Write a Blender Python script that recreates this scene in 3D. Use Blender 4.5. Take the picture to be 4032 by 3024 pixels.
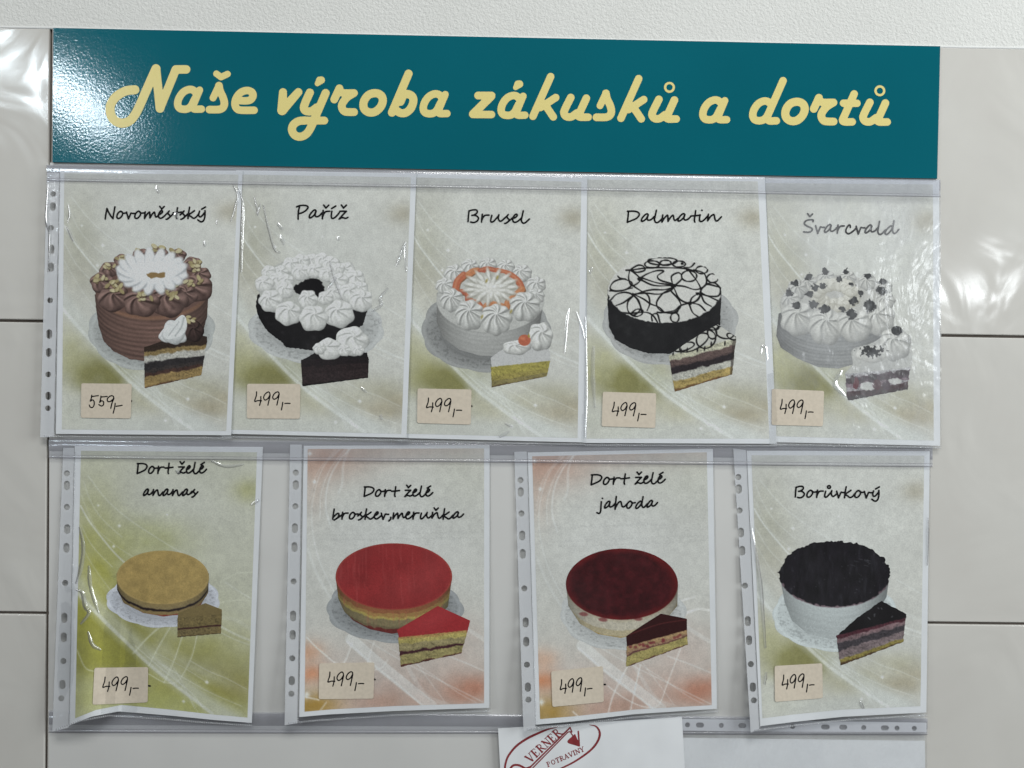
import bpy, math
import numpy as np
from mathutils import Matrix, Vector

for _o in list(bpy.data.objects):
    bpy.data.objects.remove(_o)
sc = bpy.context.scene
COL = sc.collection

# ---------------------------------------------------------------- camera
# wall face y = 0, room on the -y side, origin = lower left corner of the sign, metres
CAM = np.array([0.50819, -0.87438, -0.22888])
FPX = 3024.0                                   # focal length in photo pixels (27 mm on 36 mm)
_w = np.array([-0.01391381, -0.0150444, -0.0127413])
_t = np.linalg.norm(_w); _k = _w / _t
_K = np.array([[0, -_k[2], _k[1]], [_k[2], 0, -_k[0]], [-_k[1], _k[0], 0]])
ROT = (np.eye(3) + math.sin(_t) * _K + (1 - math.cos(_t)) * _K @ _K) @ np.array([[1, 0, 0], [0, 0, 1], [0, -1, 0]], float)
cd = bpy.data.cameras.new('camera'); cam = bpy.data.objects.new('camera', cd); COL.objects.link(cam)
cd.sensor_width = 36; cd.lens = 27; cd.clip_start = 0.01; cd.clip_end = 50
_m = np.eye(4); _m[:3, 0] = ROT[:, 0]; _m[:3, 1] = -ROT[:, 1]; _m[:3, 2] = -ROT[:, 2]; _m[:3, 3] = CAM
cam.matrix_world = Matrix(_m.tolist())
sc.camera = cam

# ---------------------------------------------------------------- light
world = bpy.data.worlds.new('World'); sc.world = world; world.use_nodes = True
_bg = world.node_tree.nodes['Background']
_bg.inputs[0].default_value = (1.0, 0.985, 0.96, 1); _bg.inputs[1].default_value = 0.09

def area_light(name, loc, aim, sx, sy, watt, col, along=(1, 0, 0)):
    ld = bpy.data.lights.new(name, 'AREA'); ld.shape = 'RECTANGLE'; ld.size = sx; ld.size_y = sy
    ld.energy = watt; ld.color = col
    o = bpy.data.objects.new(name, ld); COL.objects.link(o)
    z = (Vector(loc) - Vector(aim)).normalized(); x = Vector(along); x = (x - z * x.dot(z)).normalized(); y = z.cross(x)
    o.matrix_world = Matrix(((x.x, y.x, z.x, loc[0]), (x.y, y.y, z.y, loc[1]), (x.z, y.z, z.z, loc[2]), (0, 0, 0, 1)))
    return o
area_light('doorway_glare_light', (-1.44, -2.6, 0.97), (0.5, 0, -0.1), 0.40, 0.07, 9, (0.80, 0.92, 1.0), (0.31, 0, -0.19))
area_light('far_window_light', (2.66, -2.6, 0.20), (0.5, 0, -0.1), 0.20, 0.06, 1.9, (0.92, 0.97, 1.0), (0.9, 0, 0.3))
area_light('shop_window_light', (3.0, -1.15, 0.25), (0.55, 0, -0.2), 1.2, 1.5, 50, (0.95, 0.99, 1.0), (0, 1, 0))
area_light('side_window_light', (-1.85, -1.72, 0.62), (0.5, 0, 0.0), 0.45, 0.75, 10, (0.96, 0.985, 1.0), (0, 1, 0))
area_light('ceiling_light', (0.8, -1.75, 1.85), (0.6, 0, 0.1), 1.4, 0.6, 40, (0.985, 0.995, 0.975))
sc.view_settings.view_transform = 'Standard'; sc.view_settings.look = 'None'
sc.view_settings.exposure = -0.04; sc.view_settings.gamma = 1.0
sc.view_settings.use_curve_mapping = False
sc.cycles.transparent_max_bounces = 32
sc.cycles.max_bounces = 8
sc.cycles.use_denoising = True

# ---------------------------------------------------------------- helpers: geometry
rng = np.random.default_rng(7)

def world_pt(p, depth_mm):
    """photo pixels -> points lying depth_mm in front of the wall face"""
    p = np.asarray(p, float).reshape(-1, 2)
    d = np.stack([(p[:, 0] - 2016) / FPX, (p[:, 1] - 1512) / FPX, np.ones(len(p))], 1) @ ROT.T
    t = (-np.asarray(depth_mm, float) / 1000 - CAM[1]) / d[:, 1]
    return CAM + d * t[:, None]

WLOC = {}
def tag(o, label=None, category=None, group=None, kind=None):
    if label: o['label'] = label
    if category: o['category'] = category
    if group: o['group'] = group
    if kind: o['kind'] = kind
    return o

def empty(name, loc):
    o = bpy.data.objects.new(name, None); COL.objects.link(o)
    o.location = tuple(loc); o.empty_display_size = 0.02
    WLOC[o] = np.array(loc, float); return o

def mesh_obj(name, verts, faces, mat, parent=None, colors=None, smooth=True):
    v = np.asarray(verts, float)
    base = WLOC[parent] if parent is not None else v.mean(0)
    me = bpy.data.meshes.new(name)
    if isinstance(faces, np.ndarray):
        n, k = faces.shape
        me.vertices.add(len(v)); me.vertices.foreach_set('co', (v - base).ravel())
        me.loops.add(n * k); me.loops.foreach_set('vertex_index', faces.ravel().astype(np.int32))
        me.polygons.add(n)
        me.polygons.foreach_set('loop_start', np.arange(0, n * k, k, dtype=np.int32))
        me.update(calc_edges=True)
    else:
        me.from_pydata((v - base).tolist(), [], faces)
    me.polygons.foreach_set('use_smooth', np.full(len(me.polygons), smooth))
    if colors is not None:
        at = me.color_attributes.new('Col', 'FLOAT_COLOR', 'POINT')
        c = np.ones((len(v), 4)); c[:, :3] = colors
        at.data.foreach_set('color', c.ravel())
    me.materials.append(mat); me.update()
    o = bpy.data.objects.new(name, me); COL.objects.link(o)
    if parent is not None:
        o.parent = parent; WLOC[o] = WLOC[parent]
    else:
        o.location = tuple(base); WLOC[o] = base
    return o

def grid_faces(ny, nx, flip=False):
    i = np.arange(ny * nx).reshape(ny, nx)
    a, b, c, d = i[:-1, :-1].ravel(), i[:-1, 1:].ravel(), i[1:, 1:].ravel(), i[1:, :-1].ravel()
    return np.stack([a, d, c, b] if not flip else [a, b, c, d], 1)

def field_mesh(F, xs, ys):
    """marching squares: F < 0 is inside; returns xy verts and face lists (no overlaps)"""
    ny, nx = F.shape
    ins = F < 0
    used = {}; V = []; faces = []
    allin = ins[:-1, :-1] & ins[:-1, 1:] & ins[1:, :-1] & ins[1:, 1:]
    anyin = ins[:-1, :-1] | ins[:-1, 1:] | ins[1:, :-1] | ins[1:, 1:]
    def node(j, i):
        k = j * nx + i
        if k not in used:
            used[k] = len(V); V.append((xs[i], ys[j]))
        return used[k]
    def cross(j0, i0, j1, i1):
        k = (min(j0 * nx + i0, j1 * nx + i1), max(j0 * nx + i0, j1 * nx + i1))
        if k not in used:
            f0, f1 = F[j0, i0], F[j1, i1]; t = f0 / (f0 - f1)
            used[k] = len(V); V.append((xs[i0] + (xs[i1] - xs[i0]) * t, ys[j0] + (ys[j1] - ys[j0]) * t))
        return used[k]
    for j, i in zip(*np.nonzero(allin)):
        faces.append([node(j, i), node(j + 1, i), node(j + 1, i + 1), node(j, i + 1)])
    for j, i in zip(*np.nonzero(anyin & ~allin)):
        cs = [(j, i), (j + 1, i), (j + 1, i + 1), (j, i + 1)]
        poly = []
        for a in range(4):
            p, q = cs[a], cs[(a + 1) % 4]
            if ins[p]: poly.append(node(*p))
            if ins[p] != ins[q]: poly.append(cross(*p, *q))
        if len(poly) >= 3: faces.append(poly)
    return np.array(V), faces

def smooth_pts(pts, n=8, closed=False):
    P = np.array(pts, float)
    if len(P) < 3: return P
    if closed: Q = np.vstack([P[-1], P, P[0], P[1]])
    else: Q = np.vstack([2 * P[0] - P[1], P, 2 * P[-1] - P[-2]])
    out = []
    t = np.linspace(0, 1, n, endpoint=False)[:, None]
    for i in range(1, len(Q) - 2):
        a, b, c, d = Q[i - 1], Q[i], Q[i + 1], Q[i + 2]
        out.append(0.5 * (2 * b + (c - a) * t + (2 * a - 5 * b + 4 * c - d) * t ** 2 + (3 * b - a - 3 * c + d) * t ** 3))
    out = np.vstack(out)
    return out if closed else np.vstack([out, P[-1]])

def seg_sd(U, V, pts, r):
    """signed distance to a chain of (tapered) capsules"""
    pts = np.asarray(pts, float); r = np.broadcast_to(np.asarray(r, float), (len(pts),))
    D = np.full(U.shape, 1e9)
    if len(pts) == 1: return np.hypot(U - pts[0, 0], V - pts[0, 1]) - r[0]
    for k in range(len(pts) - 1):
        ax, ay = pts[k]; bx, by = pts[k + 1]
        dx, dy = bx - ax, by - ay; L = dx * dx + dy * dy + 1e-9
        t = np.clip(((U - ax) * dx + (V - ay) * dy) / L, 0, 1)
        np.minimum(D, np.hypot(U - ax - t * dx, V - ay - t * dy) - (r[k] + (r[k + 1] - r[k]) * t), out=D)
    return D

def strokes_mesh(strokes, step):
    """strokes: list of (pts, radius) in photo px -> xy verts, faces"""
    allp = np.vstack([np.asarray(p).reshape(-1, 2) for p, r in strokes])
    rm = max(np.max(r) for p, r in strokes) + 2 * step
    xs = np.arange(allp[:, 0].min() - rm, allp[:, 0].max() + rm + step, step)
    ys = np.arange(allp[:, 1].min() - rm, allp[:, 1].max() + rm + step, step)
    F = np.full((len(ys), len(xs)), 1e9)
    for p, r in strokes:
        p = np.asarray(p, float).reshape(-1, 2); rr = np.max(r) + 2 * step
        i0 = max(0, int((p[:, 0].min() - rr - xs[0]) / step)); i1 = min(len(xs), int((p[:, 0].max() + rr - xs[0]) / step) + 2)
        j0 = max(0, int((p[:, 1].min() - rr - ys[0]) / step)); j1 = min(len(ys), int((p[:, 1].max() + rr - ys[0]) / step) + 2)
        U, V = np.meshgrid(xs[i0:i1], ys[j0:j1])
        F[j0:j1, i0:i1] = np.minimum(F[j0:j1, i0:i1], seg_sd(U, V, p, r))
    F[np.abs(F) < 1e-6] = 1e-6
    return field_mesh(F, xs, ys)

_NT = {}
def vnoise(x, y, seed=0):
    if seed not in _NT: _NT[seed] = np.random.default_rng(1000 + seed).random((256, 256))
    T = _NT[seed]
    xi = np.floor(x).astype(int); yi = np.floor(y).astype(int)
    fx = x - xi; fy = y - yi
    fx = fx * fx * (3 - 2 * fx); fy = fy * fy * (3 - 2 * fy)
    g = lambda a, b: T[b & 255, a & 255]
    return (g(xi, yi) * (1 - fx) + g(xi + 1, yi) * fx) * (1 - fy) + (g(xi, yi + 1) * (1 - fx) + g(xi + 1, yi + 1) * fx) * fy

def fbm(x, y, seed=0, octv=4, gain=0.5):
    s = 0; a = 1; n = 0
    for o in range(octv):
        s = s + a * vnoise(x * 2 ** o + 17.3 * o, y * 2 ** o + 5.1 * o, seed + o); n += a; a *= gain
    return s / n

def box_bm(x0, x1, y0, y1, z0, z1, bev=0.0):
    """box verts/faces, front (low y) edges chamfered by bev"""
    if bev <= 0:
        v = [(x, y, z) for y in (y0, y1) for z in (z0, z1) for x in (x0, x1)]
        f = [[0, 1, 3, 2], [4, 6, 7, 5], [0, 4, 5, 1], [2, 3, 7, 6], [0, 2, 6, 4], [1, 5, 7, 3]]
        return np.array(v), f
    v = []
    for (y, b) in ((y0, bev), (y0 + bev * 0.35, bev * 0.3), (y0 + bev, 0), (y1, 0)):
        v += [(x0 + b, y, z0 + b), (x1 - b, y, z0 + b), (x1 - b, y, z1 - b), (x0 + b, y, z1 - b)]
    f = [[0, 1, 2, 3]]
    for r in range(3):
        for k in range(4):
            a, b2 = r * 4 + k, r * 4 + (k + 1) % 4
            f.append([a, a + 4, b2 + 4, b2])
    f.append([15, 14, 13, 12])
    return np.array(v), f

# ---------------------------------------------------------------- helpers: materials
GAIN = 1.55
def lin(c, kind, g=GAIN):
    c = np.asarray(c, float) / 255
    if kind == 'cake': c = 0.845 * np.clip(c, 0, 1) ** 1.16; c = c + (c.mean(-1, keepdims=True) - c) * 0.16
    else: c = 0.965 * c; c = c + (c.mean(-1, keepdims=True) - c) * 0.10
    l = np.where(c <= 0.04045, c / 12.92, ((c + 0.055) / 1.055) ** 2.4) * g
    return np.clip(l, 0, 0.9)

class NT:
    def __init__(self, name):
        self.m = bpy.data.materials.new(name); self.m.use_nodes = True
        self.t = self.m.node_tree; self.n = self.t.nodes; self.b = self.n['Principled BSDF']; self.out = self.n['Material Output']
    def add(self, typ, **kw):
        nd = self.n.new(typ)
        for k, v in kw.items(): setattr(nd, k, v)
        return nd
    def link(self, a, b): self.t.links.new(a, b)
    def noise(self, scale, detail=3, rough=0.5, vec=None, stretch=None, dist=0):
        nd = self.add('ShaderNodeTexNoise'); nd.inputs['Scale'].default_value = scale
        nd.inputs['Detail'].default_value = detail; nd.inputs['Roughness'].default_value = rough; nd.inputs['Distortion'].default_value = dist
        g = self.add('ShaderNodeNewGeometry')
        src = g.outputs['Position']
        if stretch:
            mp = self.add('ShaderNodeMapping'); mp.inputs['Scale'].default_value = stretch
            self.link(src, mp.inputs['Vector']); src = mp.outputs['Vector']
        self.link(src, nd.inputs['Vector']); return nd
    def ramp(self, fac, stops):
        r = self.add('ShaderNodeValToRGB'); e = r.color_ramp.elements
        while len(e) < len(stops): e.new(0.5)
        for k, (p, c) in enumerate(stops):
            e[k].position = p; e[k].color = (*c, 1)
        self.link(fac, r.inputs[0]); return r
    def bump(self, h, strength, dist, normal=None):
        b = self.add('ShaderNodeBump'); b.inputs['Strength'].default_value = strength; b.inputs['Distance'].default_value = dist
        self.link(h, b.inputs['Height'])
        if normal: self.link(normal, b.inputs['Normal'])
        return b.outputs['Normal']

def simple(name, col, rough=0.5, spec=0.5, var=0.06, nscale=60, bump=0.0, bscale=400):
    k = NT(name); c = np.asarray(col, float)
    n = k.noise(nscale, 4)
    r = k.ramp(n.outputs['Fac'], [(0.3, tuple(c * (1 - var))), (0.7, tuple(np.clip(c * (1 + var), 0, 0.95)))])
    k.link(r.outputs[0], k.b.inputs['Base Color'])
    k.b.inputs['Roughness'].default_value = rough; k.b.inputs['Specular IOR Level'].default_value = spec
    if bump:
        b = k.noise(bscale, 3); k.link(k.bump(b.outputs['Fac'], bump, 0.001), k.b.inputs['Normal'])
    return k.m

def mat_print():
    k = NT('printed_ink')
    a = k.add('ShaderNodeAttribute', attribute_name='Col')
    n = k.noise(700, 2); r = k.ramp(n.outputs['Fac'], [(0.25, (0.86,) * 3), (0.75, (1.09,) * 3)])
    mx = k.add('ShaderNodeMix', data_type='RGBA', blend_type='MULTIPLY'); mx.inputs[0].default_value = 1
    k.link(a.outputs['Color'], mx.inputs[6]); k.link(r.outputs[0], mx.inputs[7]); k.link(mx.outputs[2], k.b.inputs['Base Color'])
    k.b.inputs['Roughness'].default_value = 0.7; k.b.inputs['Specular IOR Level'].default_value = 0.06
    return k.m

def mat_film(name, haze=0.004, gloss=1.3, bump=0.05, bsc=38, tint=(0.985, 0.988, 0.99), rough=0.05, cap=0.16, glare_haze=0.0, scale=9):
    k = NT(name); k.n.remove(k.b)
    tr = k.add('ShaderNodeBsdfTransparent'); tr.inputs[0].default_value = (*tint, 1)
    df = k.add('ShaderNodeBsdfDiffuse'); df.inputs[0].default_value = (0.85, 0.87, 0.9, 1)
    gl = k.add('ShaderNodeBsdfGlossy'); gl.inputs[0].default_value = (1, 1, 1, 1); gl.inputs['Roughness'].default_value = rough
    n1 = k.noise(bsc, 4, 0.6, stretch=(1.6, 1, 0.55), dist=0.6)
    n2 = k.noise(bsc * 5, 2, 0.5)
    nm = k.bump(n2.outputs['Fac'], bump * 0.25, 0.002, k.bump(n1.outputs['Fac'], bump, 0.012))
    k.link(nm, gl.inputs['Normal'])
    fr = k.add('ShaderNodeFresnel'); fr.inputs['IOR'].default_value = 1.45
    mm = k.add('ShaderNodeMath', operation='MULTIPLY', use_clamp=True); mm.inputs[1].default_value = gloss; k.link(fr.outputs[0], mm.inputs[0])
    mu = k.add('ShaderNodeMath', operation='MINIMUM'); mu.inputs[1].default_value = cap; k.link(mm.outputs[0], mu.inputs[0])
    m1 = k.add('ShaderNodeMixShader'); m1.inputs[0].default_value = haze
    if glare_haze:                                             # broad glare painted into the film as milky noise patches
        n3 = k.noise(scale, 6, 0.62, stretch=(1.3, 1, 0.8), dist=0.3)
        r3 = k.ramp(n3.outputs['Fac'], [(0.46, (haze,) * 3), (0.60, (haze + glare_haze * 0.45,) * 3), (0.72, (haze + glare_haze,) * 3)])
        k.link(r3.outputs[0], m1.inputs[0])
    k.link(tr.outputs[0], m1.inputs[1]); k.link(df.outputs[0], m1.inputs[2])
    m2 = k.add('ShaderNodeMixShader'); k.link(mu.outputs[0], m2.inputs[0]); k.link(m1.outputs[0], m2.inputs[1]); k.link(gl.outputs[0], m2.inputs[2])
    k.link(m2.outputs[0], k.out.inputs['Surface'])
    return k.m

def mat_tile():
    k = NT('glazed_tile')
    n = k.noise(9, 5, 0.55); r = k.ramp(n.outputs['Fac'], [(0.3, (0.61, 0.595, 0.56)), (0.7, (0.645, 0.635, 0.60))])
    k.link(r.outputs[0], k.b.inputs['Base Color'])
    k.b.inputs['Roughness'].default_value = 0.12; k.b.inputs['Specular IOR Level'].default_value = 0.5
    w = k.noise(8.5, 2.5, 0.5, dist=0.8)
    k.link(k.bump(w.outputs['Fac'], 0.22, 0.012), k.b.inputs['Normal'])
    return k.m

def mat_plaster():
    k = NT('stippled_plaster')
    n = k.noise(6, 4); r = k.ramp(n.outputs['Fac'], [(0.3, (0.70, 0.705, 0.68)), (0.7, (0.74, 0.745, 0.72))])
    k.link(r.outputs[0], k.b.inputs['Base Color']); k.b.inputs['Roughness'].default_value = 0.85
    a = k.noise(330, 4, 0.6, dist=0.4); k.link(k.bump(a.outputs['Fac'], 0.5, 0.003), k.b.inputs['Normal'])
    return k.m

def mat_sign():
    k = NT('teal_sign_film')
    n = k.noise(5, 3); r = k.ramp(n.outputs['Fac'], [(0.3, (0.0003, 0.112, 0.150)), (0.7, (0.0004, 0.124, 0.165))])
    k.link(r.outputs[0], k.b.inputs['Base Color']); k.b.inputs['Roughness'].default_value = 0.11
    k.b.inputs['Specular IOR Level'].default_value = 0.5
    a = k.noise(420, 2, 0.5); k.link(k.bump(a.outputs['Fac'], 0.095, 0.0009), k.b.inputs['Normal'])
    return k.m

M = dict(
    tile=mat_tile(), plaster=mat_plaster(), sign=mat_sign(), ink=mat_print(),
    grout=simple('grey_grout', (0.135, 0.115, 0.10), 0.9, 0.2, 0.15, 200, 0.4, 900),
    caulk=simple('white_caulk', (0.74, 0.75, 0.74), 0.5, 0.4, 0.04, 80),
    edge=simple('sign_edge', (0.10, 0.10, 0.10), 0.6, 0.3),
    letter=simple('cream_vinyl', (0.78, 0.67, 0.26), 0.3, 0.4, 0.05, 900, 0.12, 500),
    paper=simple('white_paper', (0.84, 0.865, 0.89), 0.7, 0.2, 0.03, 30),
    sticker=simple('beige_label', (0.66, 0.585, 0.48), 0.75, 0.2, 0.06, 260),
    pen=simple('black_pen', (0.006, 0.005, 0.006), 0.6, 0.1),
    type=simple('black_print', (0.005, 0.005, 0.006), 0.7, 0.06),
    red=simple('dark_red_print', (0.27, 0.040, 0.046), 0.5, 0.3, 0.15, 200),
    film=mat_film('clear_sleeve_film', glare_haze=0.015),
    film_crumpled=mat_film('crumpled_sleeve_film', 0.05, 2.3, 0.20, 15, rough=0.18, glare_haze=0.30, scale=13),
    strip=mat_film('milky_punched_strip', 0.80, 1.2, 0.15, 60),
    seam=mat_film('welded_seam', 0.35, 2.2, 0.6, 420, (0.85, 0.86, 0.88)),
    rail=mat_film('clear_rail_plastic', 0.13, 1.3, 0.03, 20, (0.95, 0.955, 0.975), 0.14),
    rail_lip=mat_film('rail_lip_plastic', 0.20, 1.4, 0.03, 20, (0.90, 0.90, 0.94), 0.14),
    lip_line=simple('rail_edge_line', (0.16, 0.155, 0.18), 0.3, 0.5),
    crease=mat_film('film_crease', 0.20, 3.4, 0.02, 60, (0.99, 0.99, 0.99), 0.12, 0.6),
    board=simple('white_laminate', (0.66, 0.66, 0.645), 0.35, 0.4, 0.03, 12),
    tape=simple('grey_adhesive_backing', (0.30, 0.295, 0.31), 0.7, 0.3, 0.10, 40),
)

# ---------------------------------------------------------------- wall
TOPZ, J1, J2 = 0.1500, -0.1780, -0.5091
wall = mesh_obj('wall', *box_bm(-0.6, 1.6, 0.0035, 0.10, -1.3, TOPZ), M['grout'], smooth=False); tag(wall, kind='structure')
G = 0.0015
xj = [-0.6, -0.0046, 0.9850, 1.6]
zj = [TOPZ, J1, J2, J2 - 0.3311, -1.3]
for a in range(4):
    for b in range(3):
        x0 = xj[b] + (G if b else 0); x1 = xj[b + 1] - (G if b < 2 else 0)
        z1 = zj[a] - (G if a else 0.0); z0 = zj[a + 1] + G
        dy = 0.0001 * math.sin(3 * a + 5 * b)
        mesh_obj('tile', *box_bm(x0, x1, dy, 0.003, z0, z1, 0.0011), M['tile'], wall, smooth=False)
pl = mesh_obj('plaster_wall', *box_bm(-0.6, 1.6, 0.0008, 0.10, TOPZ + 0.0022, 0.7), M['plaster'], smooth=False); tag(pl, kind='structure')
# rounded bead of caulk between plaster and tiles
n = 45; bx = np.linspace(-0.6, 1.6, n); V = []
for i, x in enumerate(bx):
    for q in range(5):
        an = math.pi * q / 4
        V.append((x, 0.0008 - 0.0011 * math.sin(an), TOPZ + 0.0011 - 0.0016 * math.cos(an) + 0.0003 * math.sin(i * 1.7)))
mesh_obj('caulk_bead', np.array(V), grid_faces(n, 5), M['caulk'], wall)

# ---------------------------------------------------------------- sign
SD = 3.0
sx0, sx1 = 0.0, 1.0
sv, sf = box_bm(0.0, 1.0, -0.003, -0.0004, 0.0, 0.150)
sign = empty('shop_sign', (0.5, 0, 0))
tag(sign, 'long teal sign with cream script lettering above the cake posters', 'sign')
mesh_obj('board', sv, sf, M['edge'], sign, smooth=False)
fv = np.array([(0.0002, -0.00315, 0.0002), (0.9998, -0.00315, 0.0002), (0.9998, -0.00315, 0.1498), (0.0002, -0.00315, 0.1498)])
mesh_obj('teal_face', fv, [[0, 1, 2, 3]], M['sign'], sign, smooth=False)

# script glyphs traced as centre lines: (crop scale, left, bottom, [(points, radius)])
GL = {}
GL['N'] = (3.456, 50, 705, [([(452, 392), (330, 408), (205, 480), (130, 580), (116, 680), (150, 780), (225, 836), (300, 845), (385, 812), (455, 730), (522, 600), (609, 400), (740, 106)], 62, 1),
                            ([(740, 106), (770, 400), (795, 645)], 60, 0), ([(795, 645), (1010, 116)], 58, 0), ([(1010, 116), (1150, 115)], 58, 0)])
_bowl = ([(1290, 440), (1245, 396), (1185, 389), (1112, 425), (1055, 502), (1035, 585), (1058, 640), (1112, 657), (1172, 650), (1222, 608), (1272, 510)], 51, 1)
GL['a'] = (3.456, 980, 708, [_bowl, ([(1335, 395), (1250, 600)], 47, 0), ([(1236, 618), (1262, 654), (1358, 655)], 50, 1)])
GL['s'] = (3.456, 1415, 715, [([(1597, 336), (1517, 503)], 47, 0), ([(1597, 336), (1612, 410), (1650, 490), (1671, 570), (1655, 630), (1600, 660), (1468, 662)], 52, 1)])
GL['e'] = (3.456, 1762, 722, [([(1860, 540), (2005, 538), (2058, 485), (2045, 425), (1975, 402), (1890, 432), (1830, 510), (1815, 590), (1840, 648), (1900, 670), (2075, 671)], 51, 1)])
GL['caron'] = (3.456, 1518, 265, [([(1563, 174), (1625, 220), (1714, 178)], 44, 0)])
GL['v'] = (2.989, 95, 578, [([(162, 308), (152, 522)], [47, 57], 0), ([(152, 522), (343, 307)], [57, 47], 0)])
GL['y'] = (2.989, 217, 880, [([(478, 313), (425, 430), (408, 495), (436, 530), (500, 530), (555, 490)], 48, 1),
                             ([(664, 318), (560, 560), (495, 712), (440, 797), (367, 832), (300, 812), (268, 750), (286, 690), (345, 650), (420, 641)], 48, 1), ([(420, 641), (648, 642)], 46, 0)])
GL['acute'] = (2.989, 535, 238, [([(612, 166), (566, 208)], [44, 30], 0), ([(590, 160), (566, 208)], [36, 30], 0)])
GL['r'] = (2.989, 720, 588, [([(826, 263), (766, 393)], 46, 0), ([(835, 300), (880, 318), (998, 318)], 45, 1),
                             ([(985, 325), (915, 370), (862, 440), (856, 490), (885, 533), (940, 542), (998, 542)], 46, 1)])
GL['o'] = (2.989, 1063, 590, [([(1248, 319), (1315, 345), (1337, 408), (1308, 485), (1240, 541), (1165, 542), (1114, 495), (1115, 415), (1168, 342)], 48, 2)])
GL['b'] = (2.989, 1395, 598, [([(1640, 90), (1445, 548)], 48, 0), ([(1545, 420), (1580, 345), (1632, 330), (1685, 360), (1696, 420), (1665, 500), (1605, 550), (1545, 552), (1490, 520)], 48, 1)])
GL['z'] = (2.5136, 65, 490, [([(157, 267), (290, 267)], 38, 0), ([(285, 275), (108, 450)], 41, 0), ([(105, 454), (289, 455)], 37, 0)])
GL['k'] = (2.5136, 662, 510, [([(875, 80), (700, 472)], 37, 0), ([(925, 287), (775, 385)], 37, 0), ([(815, 350), (901, 478)], 37, 0)])
GL['u'] = (2.5136, 968, 518, [([(1074, 287), (1020, 395), (1007, 440), (1030, 474), (1080, 477), (1135, 440)], 38, 1), ([(1228, 294), (1150, 465)], 38, 0), ([(1140, 455), (1165, 480), (1246, 481)], 37, 1)])
GL['ring'] = (2.5136, 1997, 241, [([(2051 + 43 * math.cos(q * math.pi / 12), 186 + 43 * math.sin(q * math.pi / 12)) for q in range(25)], 11.5, 0)])
GL['d'] = (2.6976, 617, 568, [([(860, 360), (820, 325), (772, 319), (715, 348), (672, 408), (658, 470), (676, 512), (718, 527), (765, 520), (805, 488), (845, 410)], 40, 1),
                              ([(980, 102), (818, 470)], 40, 0), ([(808, 490), (832, 527), (908, 528)], 40, 1)])
GL['t'] = (2.6976, 1572, 578, [([(1735, 242), (1640, 455), (1612, 520), (1640, 538), (1714, 538)], 40, 1), ([(1622, 340), (1765, 341)], 39, 0)])
def S(c):  # crop name -> transform
    return {1: (400, 240, 3.456), 2: (1060, 260, 2.989), 3: (1820, 270, 2.5136), 4: (2720, 280, 2.6976)}[c]
SIGN = [('N', 1, 50, 705), ('a', 1, 980, 708), ('s', 1, 1415, 715), ('caron', 1, 1518, 265), ('e', 1, 1762, 722),
        ('v', 2, 95, 578), ('y', 2, 217, 880), ('acute', 2, 535, 238), ('r', 2, 720, 588), ('o', 2, 1063, 590), ('b', 2, 1395, 598), ('a', 2, 1765, 605),
        ('z', 3, 65, 490), ('a', 3, 345, 500), ('acute', 3, 502, 214), ('k', 3, 662, 510), ('u', 3, 968, 518), ('s', 3, 1290, 521), ('k', 3, 1533, 530), ('u', 3, 1840, 536), ('ring', 3, 1997, 241),
        ('a', 4, 85, 557), ('d', 4, 617, 568), ('o', 4, 963, 570), ('r', 4, 1265, 577), ('t', 4, 1572, 579), ('u', 4, 1788, 580), ('ring', 4, 1950, 268)]
prev = None
for g, c, L, Bm in SIGN:
    ox, oy, k = S(c); gk, gl, gb, sts = GL[g]
    out = []
    for pts, r, sm in sts:
        P = smooth_pts(pts, 6, sm == 2) if sm else np.array(pts, float)
        if sm == 2: P = np.vstack([P, P[0]])
        r = np.asarray(r, float)
        if r.ndim and sm: r = np.full(len(P), r.max())
        P = np.stack([ox + L / k + (P[:, 0] - gl) / gk, oy + Bm / k + (P[:, 1] - gb) / gk], 1)
        out.append((P, r / gk))
    v, f = strokes_mesh(out, 2.6)
    nm = 'accent_mark' if g in ('caron', 'acute', 'ring') else 'letter'
    mesh_obj(nm, world_pt(v, 3.35), f, M['letter'], sign, smooth=False)

# ---------------------------------------------------------------- white laminate sheet behind the posters
_b = world_pt([(197, 640), (3660, 700), (3640, 3150), (191, 3150)], 0.34)
bz = np.vstack([_b, _b + np.array([0, 0.00022, 0])])
board = mesh_obj('backing_board', bz, [[0, 3, 2, 1], [4, 5, 6, 7], [0, 1, 5, 4], [1, 2, 6, 5], [2, 3, 7, 6], [3, 0, 4, 7]], M['board'], smooth=False)
tag(board, 'plain white backing sheet on the tiles behind the hanging posters', 'board')

# ---------------------------------------------------------------- label rails
def poly_px(pts, depth): return world_pt(pts, depth)

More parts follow.
